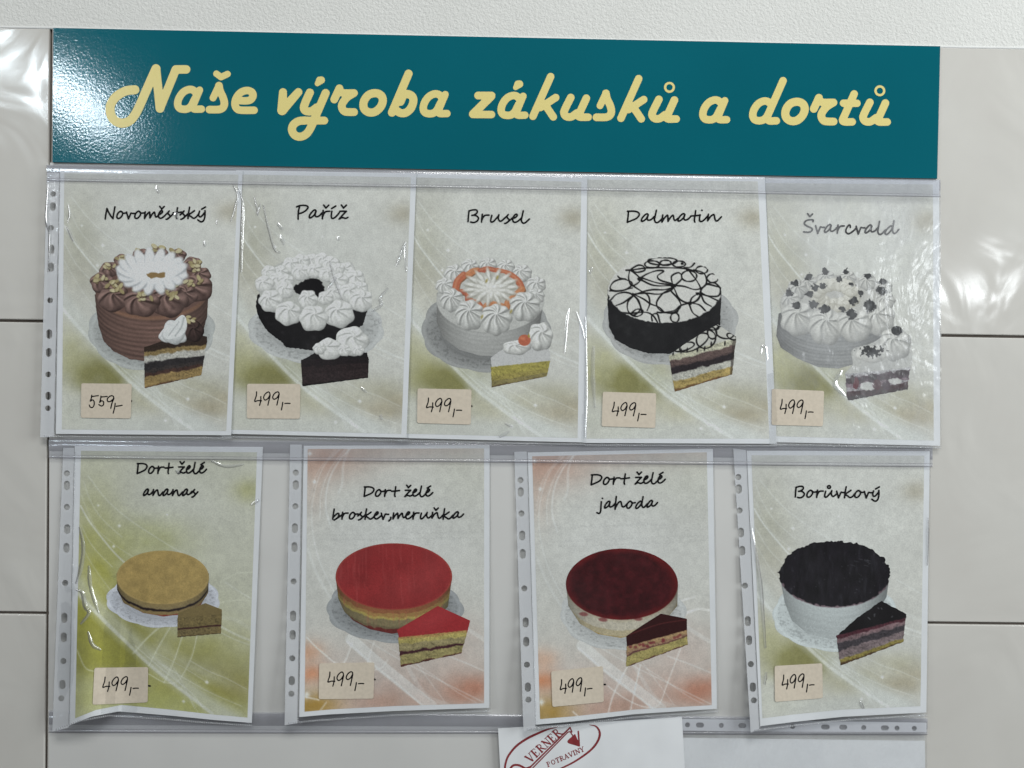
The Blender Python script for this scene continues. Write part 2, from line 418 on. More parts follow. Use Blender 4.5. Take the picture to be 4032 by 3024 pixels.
def rail(label, x0, x1, t0, t1, b0, b1, flap=4.8):
    """x0,x1: ends; t0,t1 top y at the ends; b0,b1 bottom y at the ends (photo px)"""
    c = world_pt([((x0 + x1) / 2, (b0 + b1) / 2)], 0)[0]
    r = empty('label_rail', c); tag(r, label, 'label rail', 'clear plastic label rails')
    nx = 60; X = np.linspace(x0, x1, nx); T = np.linspace(t0, t1, nx); Bt = np.linspace(b0, b1, nx)
    wob = 1.2 * np.sin(np.linspace(0, 9, nx))
    def band(name, fr, deps, mat, dy=0):
        V = []
        for i in range(nx):
            for f, d in zip(fr, deps):
                V.append(world_pt([(X[i], T[i] + (Bt[i] - T[i]) * f + wob[i] * 0.4 + dy)], d)[0])
        return mesh_obj(name, np.array(V), grid_faces(nx, len(fr), True), mat, r)
    band('backing_tape', [0.06, 0.10, 0.60, 0.64], [0.5, 0.95, 0.95, 0.5], M['tape'])
    band('back_plate', [0.0, 0.02, 0.97, 1.0], [0.6, 1.3, 1.3, 0.6], M['rail'])
    band('front_flap', [-0.02, 0.0, 0.05, 0.2, 0.45, 0.7, 0.86], [1.5, flap - 1.4, flap - 0.7, flap - 0.2, flap, flap - 0.1, flap - 0.3], M['rail'])
    band('flap_lip', [0.865, 0.90, 0.95, 0.985], [flap - 0.5, flap + 0.3, flap + 0.3, flap - 0.2], M['rail_lip'])
    band('lip_edge', [0.842, 0.858], [flap - 0.35, flap - 0.35], M['lip_line'])
    band('lip_edge', [0.988, 1.012], [flap - 0.1, flap - 0.3], M['lip_line'])
    return r
rail('clear label rail directly under the teal sign', 184, 3703, 648, 707, 712, 775, 7.6)
rail('clear label rail between the upper and lower row of posters', 192, 3672, 1728, 1757, 1803, 1838)
rail('clear label rail under the lower row of posters', 192, 3652, 2798, 2828, 2884, 2893)

# ---------------------------------------------------------------- print canvas
class Cv:
    """small painter used for the pictures printed on the posters (crop coordinates of each poster)"""
    def __init__(s, u0, v0, u1, v1, step):
        s.xs = np.arange(u0, u1 + step, step); s.ys = np.arange(v0, v1 + step, step)
        s.U, s.V = np.meshgrid(s.xs, s.ys); s.step = step
        s.rgb = np.zeros(s.U.shape + (3,)); s.a = np.zeros(s.U.shape)
    def soft(s, sd, w=None):
        w = w or s.step * 1.2
        return np.clip(0.5 - sd / w, 0, 1)
    def put(s, m, col, add=True):
        c = np.asarray(col, float)
        s.rgb = s.rgb * (1 - m[..., None]) + c * m[..., None]
        if add: s.a = s.a * (1 - m) + m
        else: s.rgb = np.where(s.a[..., None] > 0, s.rgb, 0)
    def over(s, m, col):          # paint only on what is already there
        m = m * s.a; c = np.asarray(col, float)
        al = np.maximum(s.a, 1e-6)[..., None]
        s.rgb = s.rgb * (1 - (m / al[..., 0])[..., None]) + c * m[..., None]
    def ell(s, cx, cy, rx, ry, rot=0, soft=None):
        c, q = math.cos(rot), math.sin(rot)
        x = (s.U - cx) * c + (s.V - cy) * q; y = -(s.U - cx) * q + (s.V - cy) * c
        rho = np.hypot(x / rx, y / ry); return s.soft((rho - 1) * min(rx, ry), soft)
    def poly(s, pts, soft=None, smooth=0, jag=0.0, seed=0):
        P = smooth_pts(pts, smooth, True) if smooth else np.array(pts, float)
        ins = np.zeros(s.U.shape, bool); D = np.full(s.U.shape, 1e9); n = len(P)
        for i in range(n):
            ax, ay = P[i]; bx, by = P[(i + 1) % n]
            if ay != by:
                ins ^= ((ay > s.V) != (by > s.V)) & (s.U < (bx - ax) * (s.V - ay) / (by - ay) + ax)
            dx, dy = bx - ax, by - ay; t = np.clip(((s.U - ax) * dx + (s.V - ay) * dy) / (dx * dx + dy * dy + 1e-9), 0, 1)
            np.minimum(D, np.hypot(s.U - ax - t * dx, s.V - ay - t * dy), out=D)
        sd = np.where(ins, -D, D)
        if jag: sd = sd + jag * (fbm(s.U / 14, s.V / 14, seed, 2) - 0.5) * 2
        return s.soft(sd, soft)
    def line(s, pts, w, soft=None, smooth=6):
        P = smooth_pts(pts, smooth) if smooth and len(pts) > 2 else np.array(pts, float)
        return s.soft(seg_sd(s.U, s.V, P, w / 2), soft)
    def noise(s, sc, seed=0, octv=3, sx=1, sy=1): return fbm(s.U * sx / sc, s.V * sy / sc, seed, octv)
    def rosette(s, cx, cy, r, lo, hi, sq=0.85, n=7, tw=0.55, ph=0.0, tip=(0, -0.3), k=1.0, rc=0.11):
        hv = math.sin(cx * 12.9898 + cy * 78.233) * 43758.5453; hv -= math.floor(hv)
        r = r * (0.93 + 0.16 * hv); sq = sq * (0.94 + 0.14 * ((hv * 7) % 1)); R = r * 1.2
        i0, i1 = np.searchsorted(s.xs, [cx - R, cx + R]); j0, j1 = np.searchsorted(s.ys, [cy - R, cy + R])
        if i1 - i0 < 3 or j1 - j0 < 3: return
        n = max(4, n - 1); tw = tw * 1.5 + 0.35
        sl = (slice(j0, j1), slice(i0, i1))
        wb = (fbm(s.U[sl] / (r * 0.6), s.V[sl] / (r * 0.6), int(abs(cx * 3 + cy)) % 90, 2) - 0.5)
        x = (s.U[sl] - cx) / r; y = (s.V[sl] - cy) / (r * sq)
        rho0 = np.hypot(x, y); q = np.clip(1 - rho0 ** 2, 0, 1)
        tx = tip[0] + 0.16 * math.sin(ph * 1.7); ty = tip[1] - 0.12
        x2 = x - tx * q; y2 = y - ty * q
        rho = np.hypot(x2, y2); th = np.arctan2(y2, x2)
        ang = n * th + tw * 6.28 * np.sqrt(rho + 0.02) + ph + wb * 1.6
        ridge = np.sin(ang); ridge = np.sign(ridge) * np.abs(ridge) ** 0.8
        edge = 1 + 0.05 * np.sin(n * th + ph + tw * 6.28) + 0.16 * wb
        h = 0.8 * np.sqrt(np.clip(1 - (rho0 / 1.06) ** 2, 0, 1)) + rc * ridge * np.clip(rho * 2.4, 0, 1) + 0.22 * np.exp(-(rho / 0.2) ** 2)
        gy, gx = np.gradient(h, s.step / (r * sq), s.step / r)
        nz = 1 / np.sqrt(1 + gx ** 2 + gy ** 2)
        sh = np.clip((gx * 0.30 + gy * 0.50 + 0.86) * nz * k + 0.12, 0, 1.1)
        sh = sh * (1 - 1.6 * rc + 1.6 * rc * np.clip(0.5 + 0.6 * ridge, 0, 1))
        sh = sh * (0.76 + 0.24 * np.clip((1.03 - rho0) * 6, 0, 1)) + 0.06
        c = np.asarray(lo, float) + (np.asarray(hi, float) - np.asarray(lo, float)) * np.clip(sh, 0, 1)[..., None]
        m = np.clip(0.5 - (rho0 - edge) * r / (s.step * 1.2), 0, 1)
        s.rgb[sl] = s.rgb[sl] * (1 - m[..., None]) + c * m[..., None]
        s.a[sl] = s.a[sl] * (1 - m) + m
    def colors(s, xy):
        al = np.maximum(s.a, 1e-4)[..., None]; C = s.rgb / al
        C = np.where(s.a[..., None] > 0.02, C, 128)
        x = np.clip((xy[:, 0] - s.xs[0]) / s.step, 0, len(s.xs) - 1.001); y = np.clip((xy[:, 1] - s.ys[0]) / s.step, 0, len(s.ys) - 1.001)
        i, j = x.astype(int), y.astype(int); fx, fy = (x - i)[:, None], (y - j)[:, None]
        return (C[j, i] * (1 - fx) + C[j, i + 1] * fx) * (1 - fy) + (C[j + 1, i] * (1 - fx) + C[j + 1, i + 1] * fx) * fy
    def mesh(s):
        F = 0.5 - s.a; F[np.abs(F) < 1e-5] = 1e-5
        return field_mesh(F, s.xs, s.ys)

def tone(cv, amt, sc, seed):   # printed tonal mottling
    n = (cv.noise(sc, seed, 4) - 0.5) * 2
    cv.rgb = cv.rgb * (1 + amt * n[..., None])

def ribs(cv, m, cx, cy, rx, ry, period, amt, seed, base):
    """horizontal comb marks that follow the cake side"""
    vb = cy + ry * np.sqrt(np.clip(1 - ((cv.U - cx) / rx) ** 2, 0, 1))
    h = cv.V - vb
    w = np.sin(h / period * 6.28 + 3 * (cv.noise(160, seed, 2) - 0.5)) * 0.6 + (fbm(cv.U / 140, h / (period * 0.6), seed + 3, 2) - 0.5) * 2.2
    edge = ((cv.U - cx) / rx); shade = 1.0 - 0.30 * np.clip(np.abs(edge + 0.08), 0, 1) ** 2.5 - 0.10 * np.clip(h / 300, 0, 1)
    cv.put(m, np.asarray(base, float)[None, None] * (shade * (1 + amt * w))[..., None])
    return h

def side(cv, m, cx, cy, rx, ry, H, layers, seed, jag=6):
    vb = cy + ry * np.sqrt(np.clip(1 - ((cv.U - cx) / rx) ** 2, 0, 1))
    h = (cv.V - vb) / H + (cv.noise(26, seed, 3) - 0.5) * jag / H * 2
    col = np.zeros(cv.U.shape + (3,)); col[:] = layers[0][1]
    for t, c in layers[1:]:
        w = np.clip((h - t) * H / 6, 0, 1)[..., None]; col = col * (1 - w) + np.asarray(c, float) * w
    col = col * (1 - 0.28 * np.clip(np.abs((cv.U - cx) / rx), 0, 1) ** 3)[..., None] * (0.93 + 0.14 * cv.noise(9, seed + 5, 2))[..., None]
    cv.put(m, col)

def face(cv, quad, layers, seed, jag=5, grain=0.12, edge_jag=2.5):
    """cut face of a slice; quad TL TR BR BL, layers (t, colour) from the top"""
    TL, TR, BR, BL = [np.array(q, float) for q in quad]
    m = cv.poly([TL, TR, BR, BL], jag=edge_jag, seed=seed)
    s = np.clip((cv.U - TL[0]) / (TR[0] - TL[0]), 0, 1)
    top = TL[1] + (TR[1] - TL[1]) * s; bot = BL[1] + (BR[1] - BL[1]) * s
    t = (cv.V - top) / np.maximum(bot - top, 1) + (cv.noise(34, seed, 4) - 0.5) * jag / 45
    col = np.zeros(cv.U.shape + (3,)); col[:] = layers[0][1]
    for tt, c in layers[1:]:
        w = np.clip((t - tt) * 30, 0, 1)[..., None]; col = col * (1 - w) + np.asarray(c, float) * w
    col = col * (1 - grain + 2 * grain * cv.noise(8, seed + 2, 2))[..., None]
    pore = np.clip((fbm(cv.U / 7, cv.V / 5, seed + 9, 2) - 0.60) * 5, 0, 1); smear = fbm(cv.U / 60, cv.V / 14, seed + 4, 3) - 0.5
    col = col * (1 - 0.22 * pore + 0.22 * smear)[..., None]
    cv.put(m, col); return m

def doily(cx, cy, rx, ry, col, seed, dark=0.75, step=3.6):
    cv = Cv(cx - rx * 1.1, cy - ry * 1.1, cx + rx * 1.1, cy + ry * 1.1, step)
    x = (cv.U - cx) / rx; y = (cv.V - cy) / ry; th = np.arctan2(y, x); rho = np.hypot(x, y)
    m = cv.soft((rho - (0.955 + 0.032 * np.abs(np.cos(th * 6 + seed)) + 0.012 * np.cos(th * 5 + seed * 2))) * ry)
    c = np.zeros(cv.U.shape + (3,)); c[:] = col
    holes = np.clip((fbm(x * 26, y * 26, 60 + seed, 2) - 0.56) * 6, 0, 1) * ((rho > 0.70) & (rho < 0.90))
    lace = 0.11 * holes + 0.05 * (cv.noise(12, seed, 2) - 0.4) - 0.04 * np.exp(-((rho - 0.93) / 0.025) ** 2) + 0.05 * np.exp(-((rho - 0.68) / 0.02) ** 2)
    sh = np.clip((0.93 - rho) * 2.6, 0, 1) * (1 - dark)   # tone of the printed photograph round the cake
    cv.put(m, np.clip(c * 1.07 * (1 - lace - sh)[..., None], 0, 250)); return cv

ALM = [(205, 194, 148), (184, 170, 124), (218, 209, 170)]
def almonds(cv, cx, cy, n, spread, seed):
    g = np.random.default_rng(seed)
    for i in range(n):
        x, y = cx + g.normal() * spread, cy + g.normal() * spread * 0.5
        a = g.uniform(-1.2, 1.2); r = g.uniform(13, 22)
        cv.put(cv.ell(x + 2, y + 4, r, r * 0.55, a), (92, 70, 55)); cv.put(cv.ell(x, y, r, r * 0.55, a), ALM[i % 3])

ST = 3.1
# ---- pictures: each returns (doily canvas or None, cake canvas, slice canvas)
def pic_novo():
    d = doily(662, 985, 378, 236, (186, 190, 188), 1, 0.86)
    cv = Cv(300, 460, 1020, 1180, ST)
    m = cv.poly([(331, 770), (338, 850), (352, 950), (385, 1045), (440, 1100), (530, 1145), (640, 1162), (770, 1140), (880, 1082), (958, 1000), (985, 900), (994, 760), (660, 700)], jag=2)
    h = ribs(cv, m, 662, 735, 332, 170, 26, 0.13, 11, (142, 112, 102))
    top = cv.ell(662, 735, 331, 168); cv.put(top, (132, 102, 92))
    rim = cv.soft(np.abs(h - 2) - 11, 14) * cv.a * np.clip((cv.V - 780) / 60, 0, 1); cv.over(rim * 0.6, (170, 128, 98))
    dk, lt = (74, 56, 52), (178, 146, 136)
    back = [(600, 545, 52), (708, 530, 50), (818, 540, 46), (490, 572, 50), (900, 592, 52), (415, 625, 56), (950, 655, 58)]
    for i, (x, y, r) in enumerate(back): cv.rosette(x, y, r, dk, lt, 0.8, 6, 0.5, i, rc=0.2)
    for i, (x, y, s) in enumerate([(600, 520, 3), (705, 500, 4), (820, 525, 3), (500, 550, 4), (905, 580, 5), (415, 605, 7), (925, 615, 6)]): almonds(cv, x, y, s, 20, 40 + i)
    for i, (x, y, r) in enumerate([(372, 700, 74), (925, 735, 90), (440, 790, 94), (850, 775, 78), (765, 805, 102), (602, 818, 106)]): cv.rosette(x, y, r, dk, lt, 0.82, 6, 0.6, 2 + i, rc=0.2)
    for i, (x, y, s) in enumerate([(370, 672, 7), (450, 710, 9), (490, 745, 5), (580, 765, 8), (625, 775, 4), (755, 745, 8), (780, 780, 4), (905, 690, 6), (850, 700, 4)]): almonds(cv, x, y, s, 26, 60 + i)
    cv.put(cv.ell(662, 640, 205, 100), (214, 217, 218))
    for i in range(17):                                             # white cream petals
        a = i / 17 * 6.283 + 0.2; ca, sa = math.cos(a), math.sin(a)
        x, y = 662 + 140 * ca, 636 + 70 * sa; L_ = 74 if sa < 0.2 else 66
        ang = math.atan2(sa * 0.6 - (0.35 if sa < 0 else 0), ca)
        cv.put(cv.ell(x + 3, y + 5, L_, 33, ang, 10) * 0.9, (186, 190, 193)); cv.put(cv.ell(x, y, L_ - 3, 29, ang, 9), (240, 242, 243))
    cv.put(cv.soft((np.hypot((cv.U - 662) / 150, (cv.V - 642) / 66) - 1) * 66 + 14 * (cv.noise(24, 6) - 0.5), 24), (241, 243, 244))
    cv.put(cv.poly([(632, 650), (660, 640), (700, 645), (742, 640), (738, 668), (715, 676), (690, 668), (660, 676), (640, 665)], jag=3), (168, 140, 92))
    tone(cv, 0.05, 10, 5)
    s = Cv(600, 870, 1010, 1330, ST)
    s.put(s.poly([(617, 1078), (870, 990), (985, 1015), (985, 1045), (700, 1090)]), (70, 55, 48))
    face(s, [(617, 1074), (986, 1040), (951, 1240), (622, 1315)], [(0, (72, 56, 46)), (0.09, (168, 145, 96)), (0.20, (205, 204, 196)), (0.38, (62, 58, 60)), (0.55, (76, 68, 66)), (0.63, (92, 66, 58)), (0.72, (178, 152, 98)), (0.95, (120, 85, 60))], 21)
    s.rosette(905, 985, 62, (38, 27, 25), (98, 76, 72), 1.0, 6, 0.5, 1)
    almonds(s, 890, 910, 4, 16, 5)
    for x, y, r in [(745, 1010, 44), (830, 1020, 34), (790, 990, 62)]: s.rosette(x, y, r, (170, 174, 174), (243, 245, 245), 1.0, 5, 0.3, x, (0.1, -0.3))
    s.put(s.poly([(735, 1000), (790, 930), (840, 888), (866, 920), (862, 980), (820, 1015), (760, 1030)], smooth=5), (236, 239, 238))
    s.over(s.line([(850, 905), (835, 960), (800, 1010)], 9), (198, 202, 202)); s.over(s.line([(820, 930), (790, 970), (760, 1010)], 7), (208, 211, 211))
    tone(s, 0.04, 10, 6)
    return d, cv, s

def pic_pariz():
    d = doily(526, 965, 405, 212, (196, 199, 198), 2, 0.9)
    cv = Cv(150, 520, 850, 1110, ST)
    cv.put(cv.poly([(183, 770), (174, 830), (190, 905), (240, 982), (330, 1050), (350, 1078), (430, 1085), (500, 1096), (560, 1082), (690, 1010), (800, 945), (822, 870), (826, 780), (500, 700)], jag=4), (27, 25, 29))
    cv.over(np.clip(cv.noise(30, 8) ** 4 * 1.2, 0, 1), (60, 56, 60))
    cv.put(cv.ell(500, 735, 310, 185), (206, 208, 203))
    lo, hi = (176, 178, 175), (250, 251, 248)
    g = np.random.default_rng(4)
    ring = [(500, 572, 46), (560, 570, 44), (610, 590, 50), (440, 580, 48), (380, 598, 52), (700, 630, 56), (320, 640, 48), (655, 620, 40), (250, 640, 46), (750, 680, 58), (300, 690, 52), (225, 710, 54), (350, 690, 46), (440, 640, 54), (520, 630, 50), (590, 650, 52), (660, 690, 58), (345, 745, 50), (780, 735, 54), (640, 760, 60), (720, 760, 60)]
    for i, (x, y, r) in enumerate(ring): cv.rosette(x, y, r, lo, hi, 0.9, 6, 0.5, i * 1.3)
    cv.put(cv.poly([(400, 720), (440, 695), (500, 672), (550, 690), (575, 740), (560, 775), (520, 800), (470, 775), (420, 765), (398, 745)], smooth=4, jag=8, seed=4), (26, 24, 28))
    for i, (x, y, r) in enumerate([(478, 800, 56), (580, 790, 50), (790, 805, 72), (262, 808, 74), (362, 880, 76), (664, 882, 82), (512, 908, 86)]): cv.rosette(x, y, r, lo, hi, 0.92, 7, 0.6, i * 2.1)
    tone(cv, 0.04, 10, 7)
    s = Cv(420, 940, 850, 1320, ST)
    s.put(s.poly([(437, 1155), (520, 1108), (820, 1108), (832, 1150), (640, 1165), (450, 1175)], jag=3), (30, 26, 30))
    face(s, [(437, 1150), (832, 1135), (828, 1255), (446, 1304)], [(0, (42, 32, 36)), (0.25, (56, 42, 44)), (0.55, (64, 50, 52)), (0.94, (34, 26, 28))], 22, 4, 0.22)
    s.rosette(735, 1042, 94, lo, hi, 0.92, 6, 0.5, 1); s.rosette(600, 1088, 74, lo, hi, 0.85, 6, 0.5, 3); s.rosette(545, 1085, 36, lo, hi); s.rosette(690, 1095, 40, lo, hi); s.rosette(770, 1095, 40, lo, hi)
    tone(s, 0.05, 9, 8)
    return d, cv, s

def pic_brusel():
    d = doily(492, 975, 384, 252, (166, 168, 167), 3, 0.80)
    cv = Cv(190, 540, 850, 1145, ST)
    m = cv.poly([(208, 760), (206, 930), (245, 1025), (340, 1092), (460, 1126), (560, 1128), (690, 1090), (770, 1030), (808, 950), (834, 780), (520, 700)])
    ribs(cv, m, 520, 800, 316, 175, 24, 0.028, 12, (194, 195, 192))
    cv.put(cv.ell(520, 800, 315, 190), (206, 207, 203))
    lo, hi = (156, 157, 154), (246, 247, 243)
    for i, (x, y, r) in enumerate([(505, 598, 50), (400, 608, 54), (610, 610, 48), (705, 645, 54), (310, 650, 56), (785, 715, 60), (255, 720, 58)]): cv.rosette(x, y, r, lo, hi, 0.9, 8, 0.5, i, rc=0.14)
    cv.put(cv.ell(515, 735, 205, 120), (210, 211, 206))
    OR = [(212, 126, 92), (218, 148, 102), (202, 116, 90)]
    for i, (p, w_) in enumerate([([(316, 738), (328, 692), (364, 656)], 40), ([(392, 652), (418, 634), (446, 630)], 36), ([(464, 634), (502, 624), (544, 632)], 38), ([(560, 632), (630, 652), (684, 694), (706, 742)], 36),
                                ([(704, 738), (664, 774), (626, 806), (612, 842)], 36), ([(350, 752), (382, 762), (388, 802)], 30), ([(408, 802), (446, 814), (472, 852)], 28), ([(474, 858), (500, 828), (540, 818), (592, 836)], 28)]):
        cv.put(cv.line([(q[0] + 2, q[1] + 6) for q in p], w_ + 3), (158, 118, 84)); cv.put(cv.line(p, w_), OR[i % 3]); cv.over(cv.line([(q[0] - 3, q[1] - w_ * 0.22) for q in p], w_ * 0.3, 9) * 0.5, (234, 178, 138))
    cv.put(cv.soft((np.hypot((cv.U - 520) / 150, (cv.V - 725) / 88) - 1) * 88 + 16 * (cv.noise(20, 7) - 0.5)), (206, 205, 196))
    for ring, (RX, RY, n_, L_) in enumerate([(112, 64, 15, 50), (62, 36, 11, 40), (22, 12, 6, 26)]):     # star of piped cream
        for i in range(n_):
            a = i / n_ * 6.283 + ring * 0.4; x, y = 520 + RX * math.cos(a), 724 + RY * math.sin(a); ang = math.atan2(math.sin(a) * 0.7, math.cos(a))
            cv.put(cv.ell(x + 2, y + 5, L_, 15, ang, 8) * 0.8, (172, 170, 158)); cv.put(cv.ell(x, y, L_ - 4, 10, ang, 9) * 0.95, (240, 240, 235))
    cv.put(cv.ell(520, 740, 78, 40, 0, 50) * 0.75, (246, 246, 242), False)
    for i, (x, y, r) in enumerate([(295, 805, 68), (785, 780, 50), (722, 842, 88), (400, 890, 82), (552, 915, 88)]): cv.rosette(x, y, r, lo, hi, 0.95, 9, 0.5, i * 1.9, rc=0.15)
    for x, y in [(497, 690), (560, 670), (640, 868), (470, 900)]: cv.over(cv.ell(x, y, 6, 12, 0.4, 6), (190, 176, 110))
    tone(cv, 0.03, 10, 9)
    s = Cv(500, 930, 900, 1330, ST)
    s.put(s.poly([(520, 1140), (600, 1082), (700, 1050), (840, 1050), (868, 1110), (868, 1165), (530, 1200)], jag=3), (212, 213, 212))
    face(s, [(523, 1192), (868, 1156), (848, 1246), (528, 1310)], [(0, (190, 180, 96)), (0.45, (180, 168, 94)), (0.7, (160, 149, 98)), (0.95, (124, 98, 66))], 23, 5, 0.09)
    s.rosette(812, 1015, 78, lo, hi, 1.05, 7, 0.6, 1); s.rosette(672, 1078, 80, lo, hi, 0.5, 6, 0.4, 2)
    s.put(s.ell(718, 1036, 36, 33), (212, 122, 92)); s.over(s.ell(708, 1024, 16, 9, 0.4, 10) * 0.6, (240, 160, 120)); s.over(s.line([(735, 985), (745, 1015)], 12), (190, 172, 90))
    tone(s, 0.04, 9, 10)
    return d, cv, s

def loops(cv, mask, seed, n, cx, cy, rx, ry, fixed, w=7):
    g = np.random.default_rng(seed); items = list(fixed)
    for i in range(n):
        a = g.uniform(0, 6.283); q = math.sqrt(g.uniform(0, 0.85))
        r = g.uniform(38, 88); items.append((cx + rx * q * math.cos(a), cy + ry * q * math.sin(a), r, r * g.uniform(0.42, 0.7), g.uniform(-0.7, 0.7)))
    for k, (x, y, ex, ey, a) in enumerate(items):
        t = np.linspace(0, 6.283, 26); wob = 1 + 0.10 * np.sin(2 * t + k)
        px = x + ex * wob * np.cos(t) * math.cos(a) - ey * wob * np.sin(t) * math.sin(a); py = y + ex * wob * np.cos(t) * math.sin(a) + ey * wob * np.sin(t) * math.cos(a)
        ww = (w * (0.62 + 0.5 * np.abs(np.sin(t * 1.5 + k)))) / 2
        sd = seg_sd(cv.U, cv.V, np.stack([px, py], 1), ww)
        cv.over(cv.soft(sd) * mask, (30, 29, 31))

def pic_dalmatin():
    d = doily(562, 905, 404, 256, (182, 184, 183), 4, 0.88)
    cv = Cv(180, 505, 880, 1100, ST)
    m = cv.poly([(197, 712), (196, 800), (205, 930), (242, 1002), (330, 1052), (430, 1082), (560, 1086), (640, 1042), (760, 970), (852, 916), (858, 800), (859, 700), (528, 620)], jag=2.5)
    cv.put(m, (41, 41, 44)); cv.over(np.clip(cv.noise(40, 9) ** 3 * 1.2, 0, 1), (60, 60, 62))
    top = cv.soft((np.hypot((cv.U - 528) / 331, (cv.V - 714) / 191) - 1) * 190 + 5 * (cv.noise(16, 4) - 0.5) * 2)
    cv.put(top, np.array((226, 226, 221))[None, None] * (0.96 + 0.06 * cv.noise(80, 3))[..., None])
    def zc(p): return [(93.3 + q[0] * 0.98, 422 + q[1] * 0.98) for q in p]
    def ring(x, y, rx, ry): return [(x + rx * math.cos(q * 0.5236), y + ry * math.sin(q * 0.5236)) for q in range(13)]
    curves = [[(205, 232), (165, 238), (135, 255), (120, 288), (150, 303), (205, 296), (242, 276), (248, 252), (205, 232)], [(118, 302), (180, 303), (252, 285)],
              [(122, 358), (160, 322), (215, 312), (262, 332), (298, 388), (308, 430)], [(155, 390), (200, 372), (250, 336), (300, 312), (370, 296), (440, 296), (490, 284)],
              [(260, 330), (226, 368), (226, 420), (258, 448), (300, 412), (290, 362), (260, 330)], [(250, 432), (278, 412), (312, 418), (308, 442), (278, 455), (250, 446), (250, 432)],
              [(265, 325), (320, 352), (360, 380), (410, 400), (440, 430)], [(190, 432), (240, 436), (330, 430), (375, 450), (402, 490)], [(370, 480), (368, 448), (400, 440), (416, 490)],
              [(490, 285), (432, 320), (396, 375), (420, 420), (488, 434), (538, 400), (530, 358), (484, 306)], [(262, 322), (330, 316), (410, 322), (480, 300), (502, 270)],
              [(245, 265), (292, 296), (345, 330), (355, 380), (340, 420)], [(236, 180), (230, 230), (252, 272), (300, 235), (248, 182)], [(245, 172), (288, 150), (320, 158), (325, 180), (282, 192), (246, 182)],
              [(295, 230), (340, 202), (400, 182), (438, 186), (402, 214), (420, 240), (490, 260)], ring(450, 136, 32, 16), ring(370, 145, 44, 21), ring(530, 143, 38, 18), ring(432, 126, 88, 22),
              [(240, 180), (340, 166), (450, 165), (560, 170), (622, 185)], [(300, 235), (380, 270), (490, 272)], [(310, 226), (400, 255), (482, 266)], [(490, 260), (486, 215), (530, 195), (546, 230), (500, 275)],
              [(500, 270), (560, 276), (632, 295), (690, 264), (680, 200), (618, 178)], ring(590, 215, 46, 32), [(500, 285), (532, 350), (590, 375), (642, 350), (660, 300), (640, 250), (588, 180)],
              ring(665, 178, 35, 22), ring(730, 227, 33, 26), [(655, 310), (690, 266), (750, 275), (775, 290), (764, 332), (702, 332), (655, 310)], [(658, 315), (680, 368), (722, 395)], [(655, 320), (700, 334), (772, 366)],
              [(640, 320), (606, 345), (600, 376), (640, 360), (656, 326), (640, 320)], [(590, 375), (540, 390), (500, 420), (430, 432), (400, 430)], [(590, 380), (610, 430), (642, 456)], [(600, 375), (650, 386), (686, 420)],
              ring(505, 462, 25, 28), [(480, 436), (520, 430), (526, 400)], [(690, 260), (742, 256), (780, 290)], [(165, 215), (180, 228), (212, 232)], [(215, 180), (250, 178)], [(560, 165), (600, 160), (622, 138)]]
    for ci, cpt in enumerate(curves):
        P = smooth_pts(zc(cpt), 6) if len(cpt) > 2 else np.array(zc(cpt), float)
        ww = 3.9 * (0.7 + 0.6 * np.abs(np.sin(np.arange(len(P)) * 0.21 + ci)))
        cv.over(cv.soft(seg_sd(cv.U, cv.V, P, ww)) * top, (28, 27, 29))
    for x, y, r in [(385, 650, 16), (580, 690, 16), (345, 740, 12), (675, 790, 14), (720, 735, 11), (665, 597, 12), (630, 560, 10), (340, 600, 12)]: cv.over(cv.soft(np.hypot(cv.U - x, (cv.V - y) * 1.3) - r + 8 * (cv.noise(9, 3) - 0.5)) * top, (30, 29, 31))
    tone(cv, 0.03, 10, 11)
    s = Cv(535, 895, 970, 1325, ST)
    tp = s.poly([(553, 1098), (640, 1032), (770, 950), (838, 914), (945, 985), (945, 1020), (700, 1075)]); s.put(tp, (214, 214, 206))
    face(s, [(553, 1095), (946, 995), (922, 1205), (588, 1306)], [(0, (206, 205, 182)), (0.17, (122, 102, 98)), (0.33, (108, 90, 88)), (0.37, (60, 53, 58)), (0.55, (204, 204, 194)), (0.74, (194, 172, 108)), (0.95, (140, 108, 72))], 24)
    s.over(s.poly([(924, 1010), (950, 1000), (948, 1060), (922, 1205), (910, 1205)]) * 0.5, (60, 50, 48))
    loops(s, tp, 6, 0, 750, 1000, 150, 60, [(806, 965, 28, 32, 0.3), (810, 930, 32, 18, 0), (880, 960, 50, 40, 0.3), (700, 1020, 90, 40, -0.4), (770, 1000, 60, 50, 0), (640, 1045, 70, 20, -0.3), (920, 985, 30, 16, 0.3)], 9)
    for x, y in [(578, 1082), (625, 1070), (660, 1064), (800, 1028), (880, 1025), (720, 1062), (762, 1055)]: s.over(s.ell(x, y, 5, 14, 0.1), (36, 35, 36))
    tone(s, 0.04, 9, 12)
    return d, cv, s

